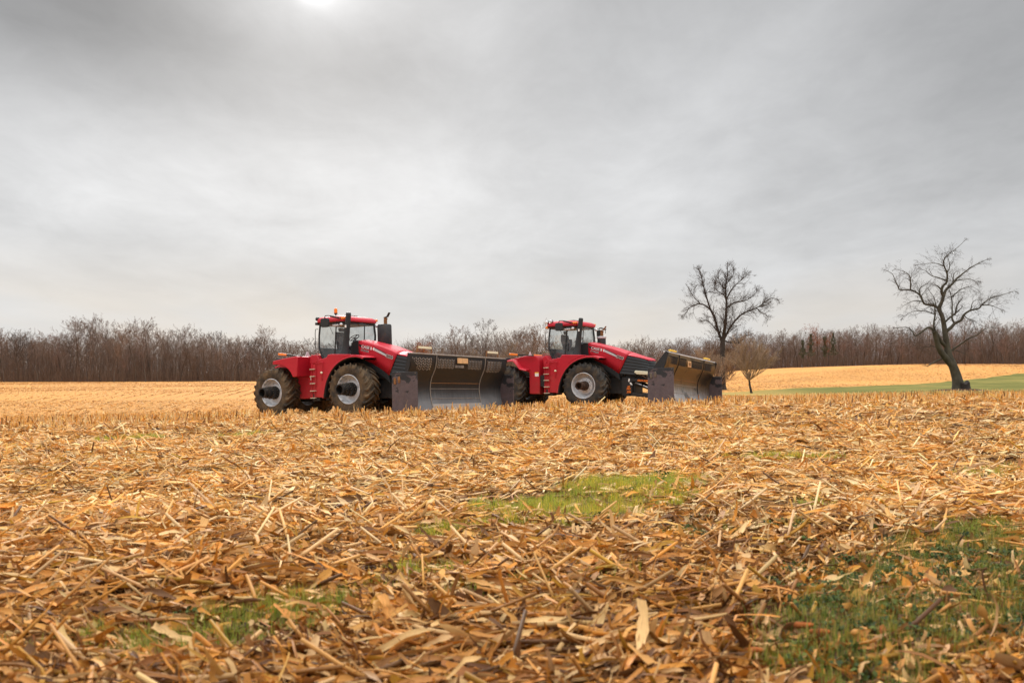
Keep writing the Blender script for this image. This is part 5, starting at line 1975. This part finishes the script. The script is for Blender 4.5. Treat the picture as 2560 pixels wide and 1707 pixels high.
def lay_litter(n, y0, y1, seg, sides, size, name, label, seed, hmax, keep_green=True, stalks=.085, bits=.42):
    rng = np.random.default_rng(seed)
    tpl = [leaf_template(rng, seg, 'husk') for _ in range(14)] + [leaf_template(rng, seg + 1 if seg > 2 else seg, 'blade') for _ in range(14)]
    ns = len(tpl)
    tpl += [stalk_template(rng, sides) for _ in range(5)]
    nst = len(tpl)
    tpl += [leaf_template(rng, 2 if seg > 2 else 1, 'husk') for _ in range(6)]
    x, y = wedge(rng, n, y0, y1)
    g = green_amount(x, y)
    ok = (rng.uniform(0, 1, len(x)) > g * .97) & (rng.uniform(0, 1, len(x)) < .42 + .7 * clumpy(x, y))
    x, y = x[ok][:n], y[ok][:n]
    n = len(x)
    u = rng.uniform(0, 1, n)
    choice = np.where(u < stalks, rng.integers(ns, nst, n), np.where(u < stalks + bits, rng.integers(nst, len(tpl), n), np.where(rng.uniform(0, 1, n) < .60, rng.integers(0, 14, n), rng.integers(14, ns, n))))
    L = np.where(choice < 14, rng.uniform(.13, .38, n), rng.uniform(.22, .62, n))
    Wd = np.where(choice < 14, rng.uniform(.022, .070, n) + .03 * (rng.uniform(0, 1, n) < .14), rng.uniform(.012, .040, n))
    isst = (choice >= ns) & (choice < nst)
    L = np.where(isst, rng.uniform(.10, .48, n), L)
    Wd = np.where(isst, rng.uniform(.016, .033, n), Wd)
    isb = choice >= nst
    L = np.where(isb, rng.uniform(.04, .17, n), L)
    Wd = np.where(isb, rng.uniform(.008, .032, n), Wd)
    L, Wd = L * size, Wd * size
    if y0 < 15:
        L = L * (1 - .35 * green_amount(x, y, .25))
    yaw = rng.normal(0, 1, n) * R(33) + R(8) + R(26) * np.sin(x * .9 + 1.1 * np.sin(y * .7)) + np.where(rng.uniform(0, 1, n) < .5, PI, 0)
    lift = clumpy(x, y)
    up = rng.uniform(0, 1, n) < .004 + .028 * lift ** 2
    pitch = np.where(up, rng.uniform(.35, 1.1, n), rng.normal(0, .09, n))
    pitch = np.where(isst, rng.normal(0, .10, n) + np.where(rng.uniform(0, 1, n) < .06, .6, 0), pitch)
    roll = rng.normal(0, .5, n)
    low = 1 - .8 * green_amount(x, y, .40)
    h = rng.uniform(.004, 1, n) ** 1.1 * hmax * (.20 + 1.35 * lift ** 1.5) * low + np.abs(np.sin(pitch)) * L * .42
    pos = np.stack([x, y, ground(x, y) + h], -1)
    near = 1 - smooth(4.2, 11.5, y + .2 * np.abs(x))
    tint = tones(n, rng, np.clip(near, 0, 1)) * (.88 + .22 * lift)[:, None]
    # low pieces get a darker tint, painting the shade in the gaps
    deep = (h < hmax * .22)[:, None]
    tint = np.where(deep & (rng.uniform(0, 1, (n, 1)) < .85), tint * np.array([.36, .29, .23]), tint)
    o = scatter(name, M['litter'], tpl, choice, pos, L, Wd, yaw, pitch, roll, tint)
    tag(o, label, 'corn residue', None, 'stuff')
    return o


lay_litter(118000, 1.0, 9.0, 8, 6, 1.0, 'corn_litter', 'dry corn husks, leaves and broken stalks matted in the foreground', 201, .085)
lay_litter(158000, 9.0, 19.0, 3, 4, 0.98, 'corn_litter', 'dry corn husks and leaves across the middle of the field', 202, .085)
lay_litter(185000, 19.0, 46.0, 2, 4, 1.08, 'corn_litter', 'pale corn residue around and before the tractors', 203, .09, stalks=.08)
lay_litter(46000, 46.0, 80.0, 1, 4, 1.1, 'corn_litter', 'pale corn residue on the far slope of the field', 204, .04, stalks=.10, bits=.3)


def far_rows(n, seed):
    """low lines of cut stalks on the far slopes, along the planter rows"""
    rng = np.random.default_rng(seed)
    m = n * 3
    y = np.sqrt(rng.uniform(42 ** 2, 235 ** 2, m)); x = rng.uniform(-.66, .66, m) * y
    ca, sa = math.cos(R(ROW_AZ)), math.sin(R(ROW_AZ))
    ac, al = x * ca + y * sa, -x * sa + y * ca
    ac = np.round(ac / 1.524) * 1.524 + rng.normal(0, .10, m) + .5 * np.sin(al * .02)
    x, y = ac * ca - al * sa, ac * sa + al * ca
    gap = np.sin(x * .11 + 2 * np.sin(y * .05)) * np.sin(y * .08 + 1.5 * np.sin(x * .06))
    lawn = (x > 18) & (y > 60) & (y < np.maximum(lawn_far(x), 96) + 1)
    ok = (rng.uniform(0, 1, m) < .55 + .45 * gap) & ~lawn & (y < 232)
    x, y = x[ok][:n], y[ok][:n]
    n = len(x)
    tpl = [leaf_template(rng, 1, 'blade') for _ in range(6)]
    L = rng.uniform(.15, .6, n); Wd = rng.uniform(.03, .11, n)
    roll = rng.normal(PI / 2, .5, n)
    yaw = R(90 + ROW_AZ) + rng.normal(0, .25, n)
    pos = np.stack([x, y, ground(x, y) + Wd * .42], -1)
    tint = np.array([(.42, .20, .05), (.54, .27, .075), (.33, .15, .038), (.84, .53, .23)])[rng.integers(0, 4, n)] * rng.uniform(.8, 1.2, (n, 1))
    o = scatter('corn_stubble', M['stubble'], tpl, rng.integers(0, 6, n), pos, L, Wd, yaw, rng.normal(0, .1, n), roll, tint)
    tag(o, 'faint rows of cut corn on the far slopes of the field', 'corn stubble', None, 'stuff')


far_rows(110000, 205)


def standing_stubble(n, seed):
    """cut corn stalks still standing in their rows, with torn leaf stubs"""
    rng = np.random.default_rng(seed)
    xs, ys = [], []
    ca, sa = math.cos(R(ROW_AZ)), math.sin(R(ROW_AZ))
    m = n * 9
    across = np.round(rng.uniform(-62, 62, m) / .762) * .762 + rng.normal(0, .045, m)
    along = rng.uniform(2, 64, m)
    x = across * ca - along * sa
    y = across * sa + along * ca
    inside = (np.abs(x) < .66 * y + 2) & (y > 4)
    x, y = x[inside], y[inside]
    crest = 27.5 + .18 * np.maximum(x, 0) + 1.2 * np.sin(x * .35)
    w = .010 + .95 * np.exp(-((y - crest) / 2.6) ** 2) + .32 * (y > crest + 2) + .05 * (clumpy(x * .5, y * .6) > .78) * (y > 9)
    ok = rng.uniform(0, 1, len(x)) < w
    x, y = x[ok][:n], y[ok][:n]
    # nothing stands under the tyres, bodies and blades
    for (ox, oy) in ((-5.32, 32.87), (3.70, 37.27)):
        dx, dy = x - ox, y - oy
        f = dx * math.cos(R(30)) - dy * math.sin(R(30))
        l = dx * math.sin(R(30)) + dy * math.cos(R(30))
        bad = ((f > -5.2) & (f < 1.4) & (np.abs(l) < 1.55)) | ((f > 1.0) & (f < 4.5) & (np.abs(l) < 3.2))
        x, y = x[~bad], y[~bad]
    n = len(x)
    tpl = [stalk_template(rng, 5) for _ in range(5)] + [leaf_template(rng, 3, 'blade') for _ in range(8)]
    reps = 3
    X = np.repeat(x, reps); Y = np.repeat(y, reps)
    N = len(X)
    first = np.tile(np.arange(reps) == 0, n)
    choice = np.where(first, rng.integers(0, 5, N), rng.integers(5, 13, N))
    L = np.where(first, rng.uniform(.10, .36, N), rng.uniform(.14, .38, N))
    L = L * np.where(Y > 20, 1.12, .85)
    Wd = np.where(first, rng.uniform(.016, .027, N), rng.uniform(.018, .038, N)) * np.where(Y > 22, 1.35, 1.0)
    yaw = rng.uniform(0, 2 * PI, N)
    pitch = np.where(first, rng.normal(PI / 2, .20, N), rng.uniform(.5, 1.35, N))
    roll = rng.normal(0, .5, N)
    X = X + np.where(first, 0, np.cos(yaw) * L * .25)
    Y = Y + np.where(first, 0, np.sin(yaw) * L * .25)
    pos = np.stack([X, Y, ground(X, Y) + np.sin(pitch) * L * .46], -1)
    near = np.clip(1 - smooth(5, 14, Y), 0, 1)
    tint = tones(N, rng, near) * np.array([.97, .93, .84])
    o = scatter('corn_stubble', M['stubble'], tpl, choice, pos, L, Wd, yaw, pitch, roll, tint)
    tag(o, 'cut corn stalks still standing in rows in front of the tractors', 'corn stubble', None, 'stuff')


standing_stubble(9500, 301)


def grass_blades(n, seed):
    rng = np.random.default_rng(seed)
    xs, ys = [], []
    area = np.array([a * b for _, _, a, b, _, _ in PATCHES])
    for (cx, cy, a, b, hd, amt), w in zip(PATCHES, area / area.sum()):
        m = int(n * w) + 150
        u = rng.uniform(-1.2, 1.2, m); v = rng.uniform(-1.2, 1.2, m)
        c, s = math.cos(R(hd)), math.sin(R(hd))
        xs.append(cx + u * a * c - v * b * s); ys.append(cy + u * a * s + v * b * c)
    x, y = np.concatenate(xs), np.concatenate(ys)
    tuft = .5 + .5 * np.sin(x * 9 + 2 * np.sin(y * 7)) * np.sin(y * 10 + 2 * np.sin(x * 8))
    ok = rng.uniform(0, 1, len(x)) < green_amount(x, y) * (.35 + .75 * tuft)
    x, y, tuft = x[ok], y[ok], tuft[ok]
    n = len(x)
    tpl = []
    for _ in range(8):
        t = np.linspace(0, 1, 4)
        bend = rng.uniform(.2, 1.3)
        th = PI / 2 - bend * t * 1.2
        cx = np.concatenate([[0], np.cumsum(np.cos(th[:-1]))]) / 3
        cz = np.concatenate([[0], np.cumsum(np.sin(th[:-1]))]) / 3
        V = np.zeros((4, 2, 3)); O = np.zeros((4, 2, 3)); UV = np.zeros((4, 2, 2))
        for j, sd in enumerate((-.5, .5)):
            V[:, j, 0] = cx; V[:, j, 2] = cz; O[:, j, 1] = sd * (1 - t ** 1.5 * .9)
        Q = np.array([(i * 2, i * 2 + 1, i * 2 + 3, i * 2 + 2) for i in range(3)])
        tpl.append((V.reshape(-1, 3), O.reshape(-1, 3), Q, UV.reshape(-1, 2)))
    L = rng.uniform(.035, .125, n) * (.5 + 1.0 * tuft ** 2)
    Wd = rng.uniform(.003, .006, n) * np.where(y > 12, 1.6, 1.0)
    dark = smooth(1.2, 2.4, x) * (1 - smooth(7, 9.5, y)) + (1 - smooth(5.0, 7.0, y)) * .6
    dark = np.clip(dark, 0, 1)[:, None]
    lite = np.array([(.38, .44, .045), (.26, .36, .04), (.54, .48, .06), (.15, .25, .04)])[rng.integers(0, 4, n)]
    deep = np.array([(.12, .16, .024), (.17, .22, .03), (.065, .10, .024), (.26, .25, .045)])[rng.integers(0, 4, n)]
    straw_ = (rng.uniform(0, 1, n) < .16)[:, None]
    dry = np.sin(x * 2.1 + 2 * np.sin(y * 1.7))[:, None] * .5 + .5
    tint = (lite * (1 - dark) + deep * dark) * rng.uniform(.7, 1.25, (n, 1)) * (1 + dry * np.array([.45, .12, 0]))
    tint = np.where(straw_, np.array([.42, .30, .09]), tint)
    pos = np.stack([x, y, ground(x, y) + .004], -1)
    o = scatter('grass_tufts', M['grass'], tpl, rng.integers(0, 8, n), pos, L, Wd, rng.uniform(0, 2 * PI, n), rng.normal(0, .25, n), np.zeros(n), tint)
    tag(o, 'short green grass showing through gaps in the corn residue', 'grass', None, 'stuff')


grass_blades(230000, 401)


def weeds(n, seed):
    """low broad-leaved weeds, most of them in the damp corner of the field"""
    rng = np.random.default_rng(seed)
    cx = np.concatenate([rng.normal(3.0, 1.0, int(n * .75)), rng.uniform(-4, 6.5, n - int(n * .75))])
    cy = np.concatenate([rng.normal(6.0, 1.6, int(n * .75)), rng.uniform(4, 15, n - int(n * .75))])
    ok = (green_amount(cx, cy) > .12) | (rng.uniform(0, 1, n) < .05)
    cx, cy = cx[ok], cy[ok]
    per = 34
    x = np.repeat(cx, per) + rng.normal(0, .05, len(cx) * per)
    y = np.repeat(cy, per) + rng.normal(0, .05, len(cy) * per)
    n = len(x)
    tpl = []
    for _ in range(6):
        t = np.linspace(0, 1, 4)
        w = np.array([.25, .95, .85, .2])
        V = np.zeros((4, 3, 3)); O = np.zeros((4, 3, 3)); UV = np.zeros((4, 3, 2))
        for j, sd in enumerate((-.5, 0, .5)):
            V[:, j, 0] = t; V[:, j, 2] = .25 * np.sin(t * 2.2)
            O[:, j, 1] = sd * w; O[:, j, 2] = .22 * abs(sd) * w + rng.normal(0, .03, 4)
        Q = np.array([(i * 3 + j, i * 3 + j + 1, i * 3 + j + 4, i * 3 + j + 3) for i in range(3) for j in range(2)])
        tpl.append((V.reshape(-1, 3), O.reshape(-1, 3), Q, UV.reshape(-1, 2)))
    L = rng.uniform(.018, .042, n); Wd = L * rng.uniform(.6, .95, n)
    tint = np.array([(.050, .070, .020), (.065, .090, .022), (.034, .050, .020), (.09, .11, .025)])[rng.integers(0, 4, n)] * rng.uniform(.7, 1.3, (n, 1))
    pos = np.stack([x, y, ground(x, y) + rng.uniform(.01, .06, n)], -1)
    o = scatter('weeds', M['weed'], tpl, rng.integers(0, 6, n), pos, L, Wd, rng.uniform(0, 2 * PI, n), rng.normal(.1, .4, n), rng.normal(0, .3, n), tint)
    tag(o, 'dark bluish green low weeds among the corn residue', 'weeds', None, 'stuff')


weeds(330, 402)

# ------------------------------------------------------------------ stray corn cobs
M['cob'] = mat_plain('shelled_cob', (0.30, 0.085, 0.022), 0.85, 0, 0.15, var=0.6, vscale=30)


def cob(x, y, length, yaw, tilt, label):
    T = MB()
    n, m = 14, 16
    vs, fs = [], []
    for i in range(m + 1):
        t = i / m
        r = .017 * (math.sin(PI * min(.96, max(.05, t * .9 + .06))) ** .35)
        for k in range(n):
            a = 2 * PI * k / n
            q = r * (1 + (.10 if (i + k) % 2 else -.06))
            vs.append(((t - .5) * length, q * math.cos(a), q * math.sin(a)))
    for i in range(m):
        for k in range(n):
            fs.append((i * n + k, i * n + (k + 1) % n, (i + 1) * n + (k + 1) % n, (i + 1) * n + k))
    fs += [tuple(range(n)), tuple(m * n + k for k in range(n))]
    T.add(vs, fs)
    o = T.build('corn_cob', M['cob'], None, sharp=70)
    o.location = (x, y, float(ground(x, y)) + .052)
    o.rotation_euler = (0, -tilt, yaw)
    tag(o, label, 'corn cob', 'orange corn cobs dropped in the residue')


def gpos(px, py):
    D = 1.45 * 2150 / (py - 945)
    for _ in range(6):
        X = (px - 1280) / 2150 * D
        D = (CAMZ - float(ground(X, D)) - .09) * 2150 / (py - 945)
    return (px - 1280) / 2150 * D, D


for px_, py_, ln_, yw_, tl_, lab in ((2207, 1558, .07, 1.2, .5, 'stubby bright orange cob sitting upright among dark green weeds'),
                                     (2000, 1545, .15, -.15, .05, 'long dark orange cob lying level between dry leaves beside the weeds'),
                                     (2049, 1561, .11, -.35, .1, 'orange cob at the edge of the weeds, tip against the long dark cob'),
                                     (1884, 1606, .11, -.8, .2, 'reddish cob in the dry leaves below the long dark cob'),
                                     (2445, 1385, .07, .6, .4, 'small orange cob at the far side of the weedy corner'),
                                     (2314, 1437, .08, .2, .2, 'orange cob under a dry leaf in the middle of the weedy corner'),
                                     (70, 1638, .16, .1, .05, 'rust red cob lying alone among dry leaves far from the weeds'),
                                     (1640, 1437, .06, 1.0, .6, 'small orange cob poking out below the big grass patch')):
    X, Y = gpos(px_, py_)
    cob(X, Y, ln_, yw_, tl_, lab)
